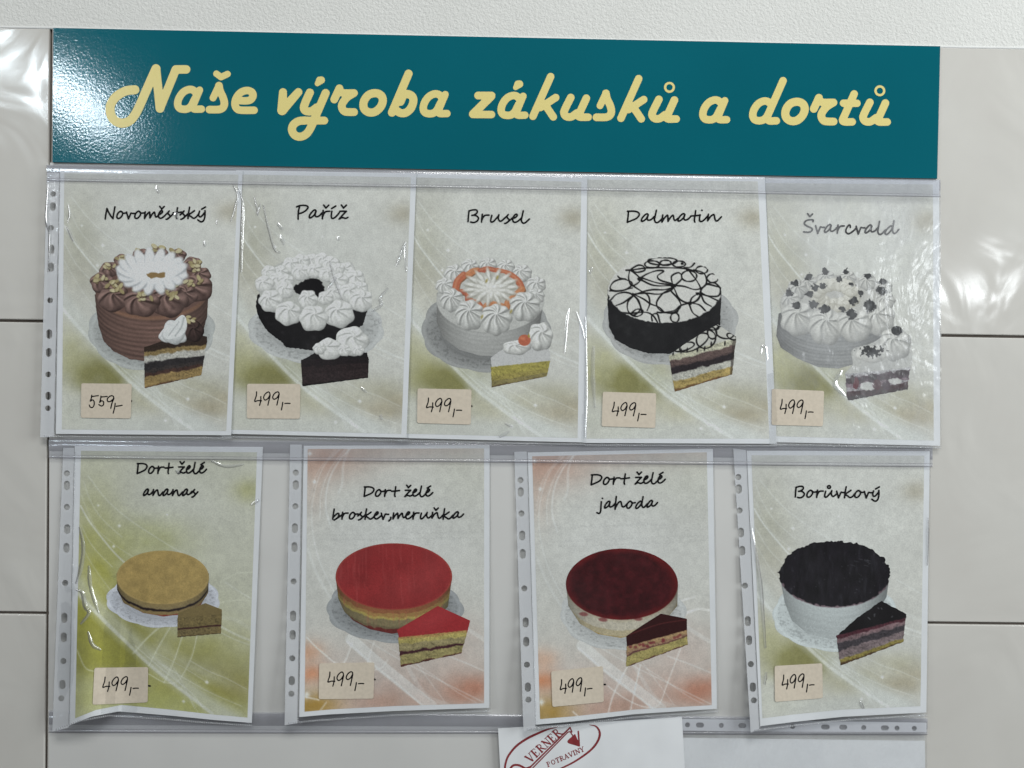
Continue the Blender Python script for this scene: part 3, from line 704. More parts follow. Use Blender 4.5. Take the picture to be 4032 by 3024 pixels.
def pic_svarc():
    d = None
    cv = Cv(140, 560, 860, 1195, ST)
    m = cv.poly([(172, 850), (158, 980), (185, 1050), (280, 1112), (400, 1162), (520, 1172), (650, 1135), (790, 1010), (834, 840), (500, 760)])
    ribs(cv, m, 500, 850, 334, 170, 20, 0.05, 14, (176, 178, 178))
    cv.put(cv.ell(500, 800, 320, 175), (208, 208, 203))
    lo, hi = (160, 161, 158), (232, 232, 227)
    for i, (x, y, r) in enumerate([(450, 648, 52), (570, 645, 50), (690, 668, 54), (350, 675, 52), (785, 700, 52), (280, 712, 56), (245, 775, 58), (795, 775, 58)]): cv.rosette(x, y, r, lo, hi, 0.9, 8, 0.5, i, rc=0.14)
    for i in range(16):
        a = i / 16 * 6.283; cv.rosette(500 + 105 * math.cos(a), 742 + 62 * math.sin(a), 46, (185, 182, 168), (232, 231, 222), 0.85, 5, 0.3, i)
    for i, (x, y, r) in enumerate([(285, 880, 98), (752, 880, 92), (448, 925, 98), (615, 920, 98)]): cv.rosette(x, y, r, lo, hi, 1.0, 8, 0.6, i * 2)
    for i, (x, y, r) in enumerate([(445, 602, 20), (347, 638, 22), (268, 675, 26), (230, 730, 26), (275, 805, 30), (384, 705, 25), (430, 688, 20), (352, 735, 28), (375, 795, 28), (528, 650, 20), (565, 608, 17), (690, 630, 22), (783, 665, 26), (770, 720, 30), (598, 683, 18), (645, 730, 20), (610, 778, 28), (542, 822, 24), (598, 852, 35), (440, 822, 38), (703, 806, 38)]):
        sd = np.hypot(cv.U - x, (cv.V - y) * (0.9 + 0.5 * ((i * 7) % 5) / 5)) - r * 0.84 + 30 * (fbm(cv.U / 13, cv.V / 13, 20 + i, 2) - 0.5)
        cv.put(cv.soft(sd), (60, 62, 64)); cv.over(cv.soft(np.hypot(cv.U - x - 4, cv.V - y - 3) - r * 0.45, 10) * 0.6, (84, 87, 88))
    tone(cv, 0.03, 10, 13)
    s = Cv(545, 880, 960, 1375, ST)
    s.put(s.poly([(562, 1215), (600, 1150), (600, 1060), (700, 1030), (800, 980), (930, 1000), (940, 1170), (800, 1230)], smooth=4, jag=4), (206, 207, 203))
    face(s, [(560, 1205), (940, 1165), (922, 1292), (572, 1360)], [(0, (196, 196, 198)), (0.10, (92, 72, 84)), (0.38, (150, 130, 140)), (0.5, (176, 172, 176)), (0.66, (84, 52, 58)), (0.9, (64, 42, 46))], 25, 12, 0.25, 5)
    for x, y, rx, ry, c in [(622, 1258, 18, 34, (120, 40, 56)), (690, 1275, 46, 24, (214, 216, 212)), (745, 1265, 26, 30, (96, 36, 50)), (850, 1245, 40, 18, (212, 213, 210)), (720, 1222, 22, 18, (56, 42, 48)), (800, 1270, 24, 28, (88, 62, 78)), (600, 1235, 12, 26, (70, 46, 52)), (890, 1195, 40, 16, (70, 52, 60))]:
        s.over(s.soft(np.hypot((s.U - x) / rx, (s.V - y) / ry) * ry - ry + 9 * (s.noise(12, int(x), 2) - 0.5)), c)
    s.rosette(848, 1030, 88, lo, hi, 1.0, 7, 0.6, 2); s.rosette(720, 1085, 110, (180, 180, 176), (234, 234, 229), 0.5, 6, 0.4, 1)
    s.put(s.soft(np.hypot(s.U - 860, (s.V - 950) * 1.2) - 33 + 10 * (s.noise(14, 4) - 0.5)), (58, 60, 62))
    s.over(s.soft(np.hypot((s.U - 715) / 75, (s.V - 1066) / 36) * 36 - 36 + 60 * (s.noise(12, 9, 2) - 0.38)), (62, 64, 66))
    tone(s, 0.05, 12, 14)
    return d, cv, s

def pic_ananas():
    d = doily(640, 885, 316, 156, (206, 210, 218), 5, 0.9)
    cv = Cv(370, 600, 905, 995, ST)
    m = cv.poly([(386, 745), (388, 830), (425, 905), (530, 958), (640, 978), (745, 966), (840, 920), (884, 850), (888, 745), (640, 700)], jag=1.5)
    side(cv, m, 637, 765, 251, 145, 66, [(0, (172, 152, 102)), (0.2, (166, 148, 104)), (0.40, (52, 38, 40)), (0.58, (168, 146, 98)), (0.86, (168, 72, 58))], 31, 6)
    cv.put(cv.ell(637, 765, 251, 146), np.array((198, 172, 106))[None, None] * (0.90 + 0.2 * cv.noise(38, 32, 4))[..., None])
    tone(cv, 0.06, 5, 49); cv.over(cv.soft(np.abs(np.hypot((cv.U - 637) / 251, (cv.V - 765) / 146) - 0.985) * 146 - 2, 5) * 0.35, (216, 190, 130))
    s = Cv(700, 890, 975, 1105, ST)
    s.put(s.poly([(719, 958), (870, 905), (959, 940), (956, 1000), (720, 1020)]), (150, 132, 84))
    face(s, [(718, 985), (958, 965), (954, 1070), (715, 1091)], [(0, (146, 129, 82)), (0.52, (88, 50, 48)), (0.60, (150, 133, 88)), (0.95, (112, 92, 62))], 33, 3, 0.12)
    tone(s, 0.05, 14, 15)
    return d, cv, s

def pic_broskev():
    d = doily(655, 935, 380, 190, (168, 172, 174), 6, 0.84)
    cv = Cv(315, 560, 990, 1090, ST)
    m = cv.poly([(334, 760), (348, 880), (380, 950), (430, 1000), (520, 1047), (640, 1072), (760, 1052), (865, 1000), (945, 925), (968, 760), (650, 700)])
    side(cv, m, 651, 760, 317, 181, 138, [(0, (176, 118, 78)), (0.16, (190, 152, 92)), (0.30, (202, 184, 104)), (0.40, (158, 146, 108)), (0.66, (140, 128, 96)), (0.76, (132, 56, 54))], 34, 10)
    cv.put(cv.ell(651, 760, 317, 181), np.array((178, 58, 60))[None, None] * (0.90 + 0.18 * cv.noise(70, 35, 4))[..., None])
    cv.over(cv.ell(760, 800, 150, 70, -0.5, 90) * 0.28, (206, 92, 92)); cv.over(cv.ell(560, 700, 120, 40, -0.3, 70) * 0.18, (150, 30, 38))
    cv.over(np.clip(fbm(cv.U / 10, cv.V / 90, 47, 2) - 0.62, 0, 1) * 1.2, (206, 96, 94)); cv.over(cv.soft(np.abs(np.hypot((cv.U - 651) / 317, (cv.V - 760) / 181) - 0.985) * 181 - 2, 4) * 0.5, (206, 110, 84)); tone(cv, 0.05, 5, 48)
    s = Cv(650, 905, 1085, 1265, ST)
    s.put(s.poly([(668, 1050), (780, 985), (890, 920), (1066, 1000), (1050, 1065), (860, 1090), (682, 1105)]), (192, 56, 62))
    s.over(s.ell(840, 1000, 110, 40, -0.4, 60) * 0.5, (206, 78, 82))
    face(s, [(674, 1092), (1052, 1052), (1018, 1178), (690, 1251)], [(0, (204, 170, 104)), (0.08, (204, 190, 114)), (0.24, (178, 166, 120)), (0.46, (170, 158, 112)), (0.50, (92, 48, 58)), (0.60, (182, 171, 114)), (0.93, (120, 74, 64))], 36, 8, 0.12)
    tone(s, 0.04, 10, 16)
    return d, cv, s

def pic_jahoda():
    d = doily(655, 965, 350, 202, (200, 203, 202), 7, 0.94)
    cv = Cv(325, 590, 975, 1110, ST)
    m = cv.poly([(344, 800), (356, 920), (420, 1018), (520, 1074), (640, 1094), (760, 1076), (880, 1002), (950, 920), (953, 800), (650, 700)])
    side(cv, m, 648, 802, 305, 194, 100, [(0, (206, 198, 176)), (0.1, (212, 206, 188)), (0.55, (204, 192, 158)), (0.88, (190, 162, 96))], 37, 5)
    for x, y in [(440, 965), (545, 995), (735, 990)]: cv.over(cv.ell(x, y, 24, 11, 0.1, 5) * 0.7, (150, 70, 72))
    rho = np.hypot((cv.U - 648) / 305, (cv.V - 802) / 194)
    w = np.clip((rho - 0.86 + 0.16 * (cv.noise(60, 38, 3) - 0.5)) / 0.16, 0, 1)[..., None]
    base = np.array((86, 25, 32))[None, None] * (0.76 + 0.5 * cv.noise(36, 39, 4))[..., None]
    cv.put(cv.soft((rho - 1) * 194), base * (1 - w) + np.array((132, 32, 36)) * w)
    tone(cv, 0.06, 6, 50); cv.over(np.clip(fbm(cv.U / 44, cv.V / 30, 51, 3) - 0.56, 0, 1) * 1.3 * cv.soft((rho - 0.95) * 194), (128, 44, 52))
    s = Cv(655, 945, 1025, 1265, ST)
    s.put(s.poly([(671, 1085), (760, 1025), (860, 962), (1002, 990), (1002, 1056), (820, 1100), (676, 1148)]), (72, 26, 28))
    s.over(s.line([(690, 1075), (850, 1020), (1000, 995)], 5), (112, 48, 48))
    face(s, [(674, 1140), (1002, 1052), (1006, 1132), (671, 1253)], [(0, (196, 164, 120)), (0.22, (186, 150, 118)), (0.36, (132, 84, 84)), (0.44, (190, 178, 112)), (0.95, (128, 80, 74))], 40, 8, 0.12)
    g = np.random.default_rng(8)
    for i in range(16): x = g.uniform(690, 990); s.over(s.ell(x, 1142 - (x - 680) * 0.235 + g.uniform(0, 26), 9, 7, 0, 4) * 0.7, (150, 62, 70))
    tone(s, 0.05, 10, 17)
    return d, cv, s

def pic_boruv():
    d = doily(622, 970, 352, 202, (206, 214, 214), 9, 0.95)
    cv = Cv(300, 545, 940, 1120, ST)
    m = cv.poly([(322, 770), (345, 900), (385, 1000), (470, 1072), (600, 1102), (720, 1072), (830, 985), (900, 870), (912, 780), (620, 700)])
    ribs(cv, m, 618, 760, 296, 170, 30, 0.018, 15, (206, 214, 214))
    top = cv.soft((np.hypot((cv.U - 618) / 300, (cv.V - 745) / 178) - 1) * 176 + 9 * (cv.noise(18, 41) - 0.5) * 2)
    cv.put(cv.soft((np.hypot((cv.U - 618) / 300, (cv.V - 752) / 178) - 1) * 176 + 8 * (cv.noise(18, 42) - 0.5)) * 0.6 * cv.a, (110, 70, 84), False)
    cv.put(top, np.array((34, 31, 38))[None, None] * (0.6 + 0.9 * fbm(cv.U / 26, cv.V / 70, 43, 4))[..., None])
    g = np.random.default_rng(9)
    for i in range(26): cv.over(cv.ell(618 + g.uniform(-240, 250), 740 + g.uniform(-120, 130), g.uniform(2, 5), 2.2, g.uniform(0, 3), 3) * top * 0.45, (120, 122, 128))
    for i in range(9): x = g.uniform(680, 880); y = 640 + g.uniform(0, 60); cv.over(cv.line([(x, y), (x + 22, y + 6)], 3) * top * 0.5, (120, 122, 130))
    cv.over(np.clip(fbm(cv.U / 16, cv.V / 60, 52, 3) - 0.58, 0, 1) * 1.6 * top, (74, 74, 84)); tone(cv, 0.05, 5, 53)
    s = Cv(605, 875, 1025, 1260, ST)
    s.put(s.poly([(624, 1088), (740, 985), (872, 893), (1006, 965), (1002, 1000), (820, 1050), (640, 1100)], jag=4), (34, 31, 35))
    for i in range(8): s.over(s.ell(g.uniform(760, 960), g.uniform(930, 1010), 6, 3, g.uniform(0, 3), 3) * 0.7, (120, 122, 128))
    face(s, [(627, 1082), (1004, 985), (990, 1116), (648, 1246)], [(0, (104, 56, 68)), (0.10, (150, 124, 128)), (0.22, (142, 122, 126)), (0.27, (88, 82, 88)), (0.50, (146, 130, 132)), (0.74, (154, 140, 138)), (0.80, (168, 154, 84)), (0.95, (110, 86, 60))], 44, 8, 0.14, 4)
    tone(s, 0.05, 9, 18)
    return d, cv, s

# ---------------------------------------------------------------- printed backgrounds (s, t in 0..1 over the printed area)
def paint_bg(kind, S, T, seed):
    if kind == 'orange': u, v = 173 + 970 * S, 65 + 1400 * T
    else: u, v = 147 + 985 * S, 65 + 1495 * T
    C = np.zeros(S.shape + (3,)); C[:] = (191, 192, 186)
    def mix(m, c):
        nonlocal C
        C = C * (1 - m[..., None]) + np.asarray(c, float) * m[..., None]
    def blob(x, y, rx, ry, a, c, p=1.0):
        w = np.exp(-(((u - x) / rx) ** 2 + ((v - y) / ry) ** 2) ** p) * (0.7 + 0.6 * fbm(u / 90, v / 90, 70 + seed, 3))
        mix(np.clip(a * w, 0, 1), c)
    def stroke(pts, w, a, c=(216, 220, 219), soft=6):
        sd = seg_sd(u, v, smooth_pts(pts, 6) if len(pts) > 2 else np.array(pts, float), w / 2)
        mix(np.clip(0.5 - sd / soft, 0, 1) * a, c)
    def spark(x, y, r):
        d = np.hypot(u - x, v - y); mix(np.clip(np.exp(-(d / r) ** 2) + 0.6 * np.exp(-np.abs(u - x) / r - (v - y) ** 2 / 9) + 0.6 * np.exp(-np.abs(v - y) / r - (u - x) ** 2 / 9), 0, 1) * 0.75, (228, 231, 230))
    if kind in ('grey', 'green'):
        gr = kind == 'green'
        ol = (156, 154, 52) if gr else (128, 126, 78)
        if gr: C[:] = (190, 192, 172)
        blob(650, 470, 420, 330, 0.5, (198, 201, 197)); blob(220, 520, 150, 330, 0.55, (170, 172, 110) if gr else (163, 163, 144))
        blob(230, 700, 220, 160, 0.35, (176, 178, 130) if gr else (168, 164, 148)); blob(1095, 280, 85, 60, 0.5, (160, 160, 66) if gr else (150, 143, 122))
        if gr: blob(500, 1000, 420, 330, 0.4, (176, 178, 104)); blob(1000, 1350, 260, 240, 0.6, (168, 166, 74)); blob(600, 1480, 500, 130, 0.7, (176, 178, 80)); blob(520, 560, 260, 120, 0.6, (172, 176, 100)); blob(330, 960, 190, 230, 0.8, (152, 150, 44)); blob(180, 900, 190, 330, 0.85, (172, 170, 44)); blob(330, 1150, 200, 200, 0.8, (140, 136, 44)); blob(800, 1200, 300, 140, 0.6, (160, 158, 70))
        blob(390, 1235, 215, 120, 1.1, ol, 1.3); blob(210, 1120, 130, 160, 0.55, (168, 167, 118) if not gr else (168, 166, 60))
        blob(680, 1390, 240, 90, 0.45, (160, 156, 118) if not gr else (160, 158, 60)); blob(1070, 1400, 150, 75, 0.7, (146, 134, 102) if not gr else (150, 140, 50))
        blob(960, 1300, 180, 70, 0.35, (150, 146, 110)); blob(230, 1470, 220, 110, 0.75, (186, 188, 176) if not gr else (182, 184, 110)); blob(700, 1530, 330, 60, 0.6, (186, 190, 184) if not gr else (176, 180, 90))
        stroke([(70, 700), (180, 850), (300, 985), (420, 1110), (560, 1240), (720, 1370), (900, 1490), (1050, 1580)], 96, 0.58, (198, 203, 200), 60)
        stroke([(60, 560), (200, 740), (360, 900), (520, 1020)], 70, 0.28, (204, 206, 202), 60); stroke([(620, 1190), (800, 1290), (1000, 1370), (1150, 1420)], 60, 0.30, (202, 205, 200), 60)
        stroke([(90, 790), (200, 920), (310, 1040), (430, 1165), (570, 1298), (730, 1420), (930, 1555)], 20, 0.55, (214, 218, 216), 9)
        for p, w, a in [([(150, 370), (200, 455), (270, 545), (360, 650), (480, 760)], 9, 0.6), ([(190, 205), (300, 340), (430, 450), (600, 560), (800, 680)], 5, 0.42), ([(165, 235), (205, 340), (270, 440), (390, 550)], 4, 0.4),
                        ([(150, 470), (225, 600), (340, 720)], 5, 0.36), ([(146, 565), (235, 720), (330, 850)], 4, 0.34), ([(148, 300), (230, 480), (360, 600), (520, 700)], 4, 0.32),
                        ([(470, 1175), (640, 1320), (800, 1440), (880, 1530)], 4, 0.5), ([(560, 1230), (680, 1330), (770, 1430), (830, 1540)], 3, 0.45), ([(640, 1290), (780, 1370), (930, 1440), (1100, 1500)], 4, 0.45),
                        ([(700, 1300), (760, 1400), (850, 1560)], 3, 0.4), ([(800, 1260), (900, 1310), (1000, 1345), (1120, 1400)], 4, 0.45), ([(600, 1220), (760, 1300), (900, 1380)], 3, 0.4),
                        ([(960, 1050), (1040, 1090), (1130, 1125)], 12, 0.4), ([(960, 1085), (1050, 1125), (1130, 1150)], 5, 0.4), ([(980, 800), (1060, 850), (1130, 890)], 6, 0.36), ([(940, 1000), (1040, 1010), (1130, 1060)], 20, 0.15)]:
            stroke(p, w, a)
        for x, y, r in [(372, 485, 8), (894, 1376, 9), (765, 1502, 8), (343, 602, 7), (250, 370, 5), (640, 420, 4)]: spark(x, y, r)
        if gr:
            for p, w, a in [([(470, 1230), (560, 1120), (680, 1010)], 8, 0.6), ([(560, 1300), (620, 1170), (700, 1020)], 6, 0.6), ([(650, 1400), (710, 1240), (760, 1060)], 6, 0.6), ([(560, 1350), (650, 1395), (730, 1380), (800, 1240), (835, 1080)], 6, 0.55), ([(150, 1180), (200, 1290), (270, 1330)], 6, 0.5), ([(950, 800), (1040, 750), (1130, 740)], 6, 0.4), ([(940, 920), (1040, 900), (1130, 900)], 5, 0.35)]: stroke(p, w, a, (222, 226, 205))
    else:
        blob(600, 30, 900, 90, 0.75, (172, 150, 136)); blob(230, 110, 260, 120, 0.85, (180, 146, 130)); blob(210, 260, 70, 160, 0.45, (186, 160, 144))
        blob(1050, 200, 240, 200, 0.3, (178, 180, 164)); blob(650, 560, 420, 240, 0.5, (198, 200, 199)); blob(600, 1500, 700, 330, 0.8, (184, 158, 146)); blob(1000, 1150, 220, 160, 0.4, (190, 170, 160))
        blob(200, 1265, 80, 52, 0.9, (198, 132, 94)); blob(190, 1150, 80, 60, 0.6, (196, 140, 104)); blob(210, 1440, 150, 80, 0.95, (164, 132, 62)); blob(1075, 1385, 170, 80, 0.95, (180, 128, 106)); blob(620, 1440, 160, 60, 0.6, (176, 140, 122))
        for p, w, a in [([(412, 60), (345, 130), (290, 240), (275, 370), (300, 470)], 9, 0.5), ([(385, 60), (300, 170), (250, 300), (245, 430)], 5, 0.45), ([(350, 65), (262, 160), (212, 300), (200, 450), (240, 650), (340, 860)], 6, 0.42), ([(400, 60), (370, 150), (365, 250), (345, 300)], 12, 0.35), ([(330, 65), (230, 190), (190, 330)], 4, 0.4),
                        ([(180, 600), (240, 750), (330, 900), (430, 1040)], 14, 0.28), ([(420, 1090), (560, 1220), (700, 1340), (860, 1475)], 62, 0.5), ([(400, 1100), (540, 1230), (680, 1350), (820, 1475)], 10, 0.45), ([(480, 1080), (700, 1220), (900, 1330), (1140, 1460)], 5, 0.45), ([(640, 1150), (850, 1290), (1000, 1400), (1100, 1460)], 4, 0.42), ([(900, 1180), (1020, 1230), (1150, 1290)], 8, 0.4), ([(1000, 1020), (1150, 1120)], 22, 0.3), ([(760, 1210), (930, 1450)], 4, 0.4), ([(700, 1200), (820, 1400), (950, 1470)], 22, 0.25)]:
            stroke(p, w, a)
        loopz = [([(180, 1070), (260, 1150), (370, 1225), (430, 1105)], 8), ([(510, 1220), (545, 1110)], 6), ([(545, 1265), (590, 1250), (620, 1210)], 6), ([(250, 1475), (290, 1425)], 6), ([(170, 1385), (250, 1408)], 8)] if seed % 2 else [([(550, 1500), (590, 1370), (680, 1210)], 9), ([(680, 1480), (745, 1220)], 8), ([(560, 1320), (650, 1395), (750, 1450), (840, 1450), (895, 1330), (975, 1140)], 6), ([(360, 1440), (420, 1500)], 8), ([(1000, 950), (1080, 930), (1140, 940)], 14), ([(980, 880), (1060, 860)], 10)]
        for p, w in loopz: stroke(p, w, 0.62, (224, 224, 220))
        g = np.random.default_rng(20 + seed)
        for yy, x0, x1, am in [(345, 420, 900, 8), (452, 250, 880, 10), (525, 270, 1140, 10), (553, 300, 1130, 9)]:      # faint old handwriting
            xx = np.arange(x0, x1, 9.0); pts = np.stack([xx + g.normal(size=len(xx)) * 3, yy + am * np.sin(np.arange(len(xx)) * 2.1 + g.normal(size=len(xx)) * 0.8) * g.uniform(0.2, 1.1, len(xx))], 1)
            sd = seg_sd(u, v, pts, 1.6); mix(np.clip(0.5 - sd / 4, 0, 1) * 0.20, (140, 142, 140))
        for x, y, r in [(183, 1376, 16), (212, 240, 9), (185, 90, 10)]: spark(x, y, r)
    C = C * (0.955 + 0.09 * fbm(u / 26, v / 26, 80 + seed, 4))[..., None] * (0.97 + 0.06 * fbm(u / 160, v / 160, 84 + seed, 2))[..., None]
    return C

# ---------------------------------------------------------------- handwriting alphabet (baseline y=0, x-height y=-100)
HW = {
 'N': ([[(0, 5), (8, -60), (22, -138)], [(22, -138), (60, -58), (102, 0)], [(102, 0), (112, -70), (128, -160)]], 150),
 'o': ([[(76, -82), (52, -100), (16, -70), (3, -25), (16, -3), (45, -8), (75, -45), (80, -78), (66, -96)], [(70, -90), (92, -74), (128, -77)]], 132),
 'v': ([[(0, -88), (10, -50), (25, 5)], [(25, 5), (48, -50), (60, -74), (80, -70), (106, -70)]], 106),
 'm': ([[(10, -90), (3, -45), (0, 0)], [(0, 0), (30, -52), (62, -86), (70, -76), (70, -40), (72, -8)], [(72, -8), (100, -56), (128, -86), (137, -70), (142, -35), (156, -20), (188, -45)]], 186),
 'e': ([[(0, -56), (25, -60), (52, -86), (48, -104), (30, -102), (8, -70), (0, -35), (10, -8), (36, -4), (66, -22), (98, -54)]], 98),
 's': ([[(-8, -46), (22, -74), (44, -100), (29, -80), (36, -55), (54, -36), (44, -10), (20, 8), (2, 13)], [(28, 2), (60, -25), (98, -64)]], 96),
 't': ([[(57, -142), (48, -70), (42, -20), (48, 2)], [(0, -75), (50, -78), (112, -86)]], 100),
 'k': ([[(22, -150), (8, -70), (0, 3)], [(86, -102), (45, -72), (12, -48), (45, -20), (75, 0), (106, -14), (140, -55)]], 136),
 'y': ([[(18, -95), (8, -55), (15, -22), (42, -25), (88, -80)], [(90, -102), (90, -40), (75, 25), (40, 50), (-6, 22)]], 104),
 'P': ([[(34, -143), (20, -80), (18, 4)], [(0, -143), (36, -157), (86, -161), (121, -154), (136, -136), (114, -104), (71, -75), (25, -62)]], 146),
 'a': ([[(86, -92), (70, -106), (42, -88), (11, -46), (5, -14), (25, -14), (64, -46), (84, -90), (74, -46), (89, -24), (124, -36), (158, -72)]], 156),
 'r': ([[(14, -100), (7, -46), (4, 0)], [(5, -18), (21, -57), (46, -86), (91, -89)]], 108),
 'i': ([[(9, -89), (2, -32), (14, -4), (50, -18), (98, -72)]], 96),
 'z': ([[(7, -89), (46, -90), (86, -89)], [(86, -89), (43, -46), (0, 4)], [(0, 4), (36, -14), (75, -4), (104, -16)]], 118),
 'B': ([[(17, -139), (11, -72), (6, -4)], [(17, -139), (59, -152), (98, -154), (115, -137), (107, -111), (76, -89), (50, -83)], [(72, -88), (108, -76), (128, -50), (115, -15), (76, 7), (37, 2)]], 160),
 'u': ([[(17, -87), (4, -28), (11, -2), (41, -15), (93, -80)], [(100, -96), (93, -50), (111, -15), (137, -24), (174, -60)]], 166),
 'l': ([[(26, -150), (9, -63), (4, -28), (20, 4), (50, 0), (98, -48)]], 92),
 'D': ([[(18, -139), (12, -70), (3, -3)], [(6, -140), (85, -140), (133, -124), (145, -94), (115, -51), (55, -21), (3, 0)]], 166),
 'n': ([[(12, -97), (6, -50), (3, -12)], [(3, -12), (40, -70), (76, -92), (86, -58), (95, -21), (118, -12), (166, -62)]], 164),
 'S': ([[(118, -136), (118, -155), (76, -158), (27, -142), (12, -106), (52, -79), (100, -58), (106, -33), (70, -9), (3, -12)]], 150),
 'c': ([[(58, -73), (55, -97), (39, -100), (9, -58), (3, -21), (33, 3), (82, -21), (132, -66)]], 130),
 'd': ([[(90, -85), (70, -97), (27, -60), (3, -12), (21, 5), (64, -30), (94, -79)], [(112, -158), (94, -60), (103, -15), (130, -12), (172, -58)]], 166),
 'b': ([[(24, -148), (10, -60), (2, 0)], [(4, -18), (38, -57), (74, -85), (92, -72), (76, -25), (24, 14)], [(56, -6), (98, -35), (134, -64)]], 132),
 'h': ([[(21, -170), (9, -64), (3, 9)], [(6, -10), (52, -82), (86, -97), (97, -64), (109, -27), (136, -24), (180, -62)]], 172),
 'j': ([[(18, -100), (12, -21), (6, 39), (-15, 64), (-48, 52)]], 62),
 ',': ([[(30, -25), (28, 0), (2, 28)]], 62),
 ' ': ([], 90),
}
ACC = {'caron': [[(-26, -164), (0, -128), (34, -162)]], 'acute': [[(-24, -122), (26, -152)]], 'dot': [[(0, -148), (3, -146)]],
       'ring': [[(20 * math.cos(q * 0.5236), -146 + 20 * math.sin(q * 0.5236)) for q in range(13)]]}
ACCX = {'e': 42, 'r': 46, 'z': 52, 'y': 70, 'i': 30, 'u': 62, 'n': 60, 'S': 78}
SPLIT = {'ě': ('e', 'caron'), 'ý': ('y', 'acute'), 'ř': ('r', 'caron'), 'í': ('i', 'acute'), 'ž': ('z', 'caron'), 'é': ('e', 'acute'), 'ň': ('n', 'caron'), 'ů': ('u', 'ring'), 'Š': ('S', 'caron'), 'i': ('i', 'dot'), 'j': ('j', 'dot')}

def write(text, x0, x1, y0, y1, xh):
    """handwritten word between two baseline points in photo px -> strokes"""
    x = 0; raw = []
    for ch in text:
        g, ac = SPLIT.get(ch, (ch, None)); sts, adv = HW[g]
        for p in sts: raw.append(np.array(smooth_pts(p, 5)) + (x, 0))
        if ac:
            dy = -66 if g == 'S' else 0
            for p in ACC[ac]: raw.append(np.array(p, float) + (x + ACCX.get(g, 33), dy))
        x += adv
    mn = min(p[:, 0].min() for p in raw); mx = max(p[:, 0].max() for p in raw)
    if text[0] == 'j': mn = 0
    out = []
    for p in raw:
        t = (p[:, 0] - mn) / (mx - mn)
        out.append((np.stack([x0 + (x1 - x0) * t, y0 + (y1 - y0) * t + p[:, 1] * xh / 100], 1), 3.35))
    return out

# price figures in label coordinates (0..1 x 0..1)
def _n(pts, x0, y0, w, h): return [((a - x0) / w, (b - y0) / h) for a, b in pts]
P499 = [_n(p, 120, 95, 1935, 1262) for p in (
    [(468, 385), (455, 540), (400, 730), (520, 705), (650, 712)], [(625, 555), (620, 720), (580, 880)],
    [(960, 500), (930, 405), (870, 395), (770, 480), (725, 600), (780, 685), (880, 630), (960, 500), (925, 680), (885, 870)],
    [(1290, 480), (1270, 400), (1200, 390), (1100, 470), (1055, 590), (1110, 655), (1210, 600), (1285, 480), (1250, 680), (1210, 865)],
    [(1425, 765), (1405, 900), (1378, 1040)], [(1500, 805), (1600, 798), (1690, 804)])]
P559 = [_n(p, 90, 75, 1900, 1330) for p in (
    [(490, 530), (475, 650), (440, 760), (520, 710), (580, 760), (590, 880), (550, 980), (490, 1010), (430, 970), (405, 910)], [(490, 585), (620, 560), (740, 545)],
    [(840, 560), (825, 690), (795, 800), (870, 740), (940, 780), (945, 880), (890, 940), (820, 925), (765, 885)], [(840, 595), (960, 585), (1075, 570)],
    [(1330, 650), (1310, 570), (1240, 540), (1140, 590), (1080, 690), (1120, 770), (1220, 750), (1330, 650), (1270, 800), (1220, 1030)],
    [(1385, 830), (1370, 980), (1320, 1210)], [(1430, 945), (1530, 930), (1650, 905)])]

# ---------------------------------------------------------------- posters, sleeves, price labels
def lerp_quad(q, S, T, bow=None):
    TL, TR, BR, BL = [np.array(p, float) for p in q]
    S_, T_ = S[..., None], T[..., None]
    P = TL * (1 - S_) * (1 - T_) + TR * S_ * (1 - T_) + BR * S_ * T_ + BL * (1 - S_) * T_
    if bow is not None:
        P = P.copy(); P[..., 1] += np.interp(S, [b[0] for b in bow], [b[1] for b in bow]) * T ** 3
    return P

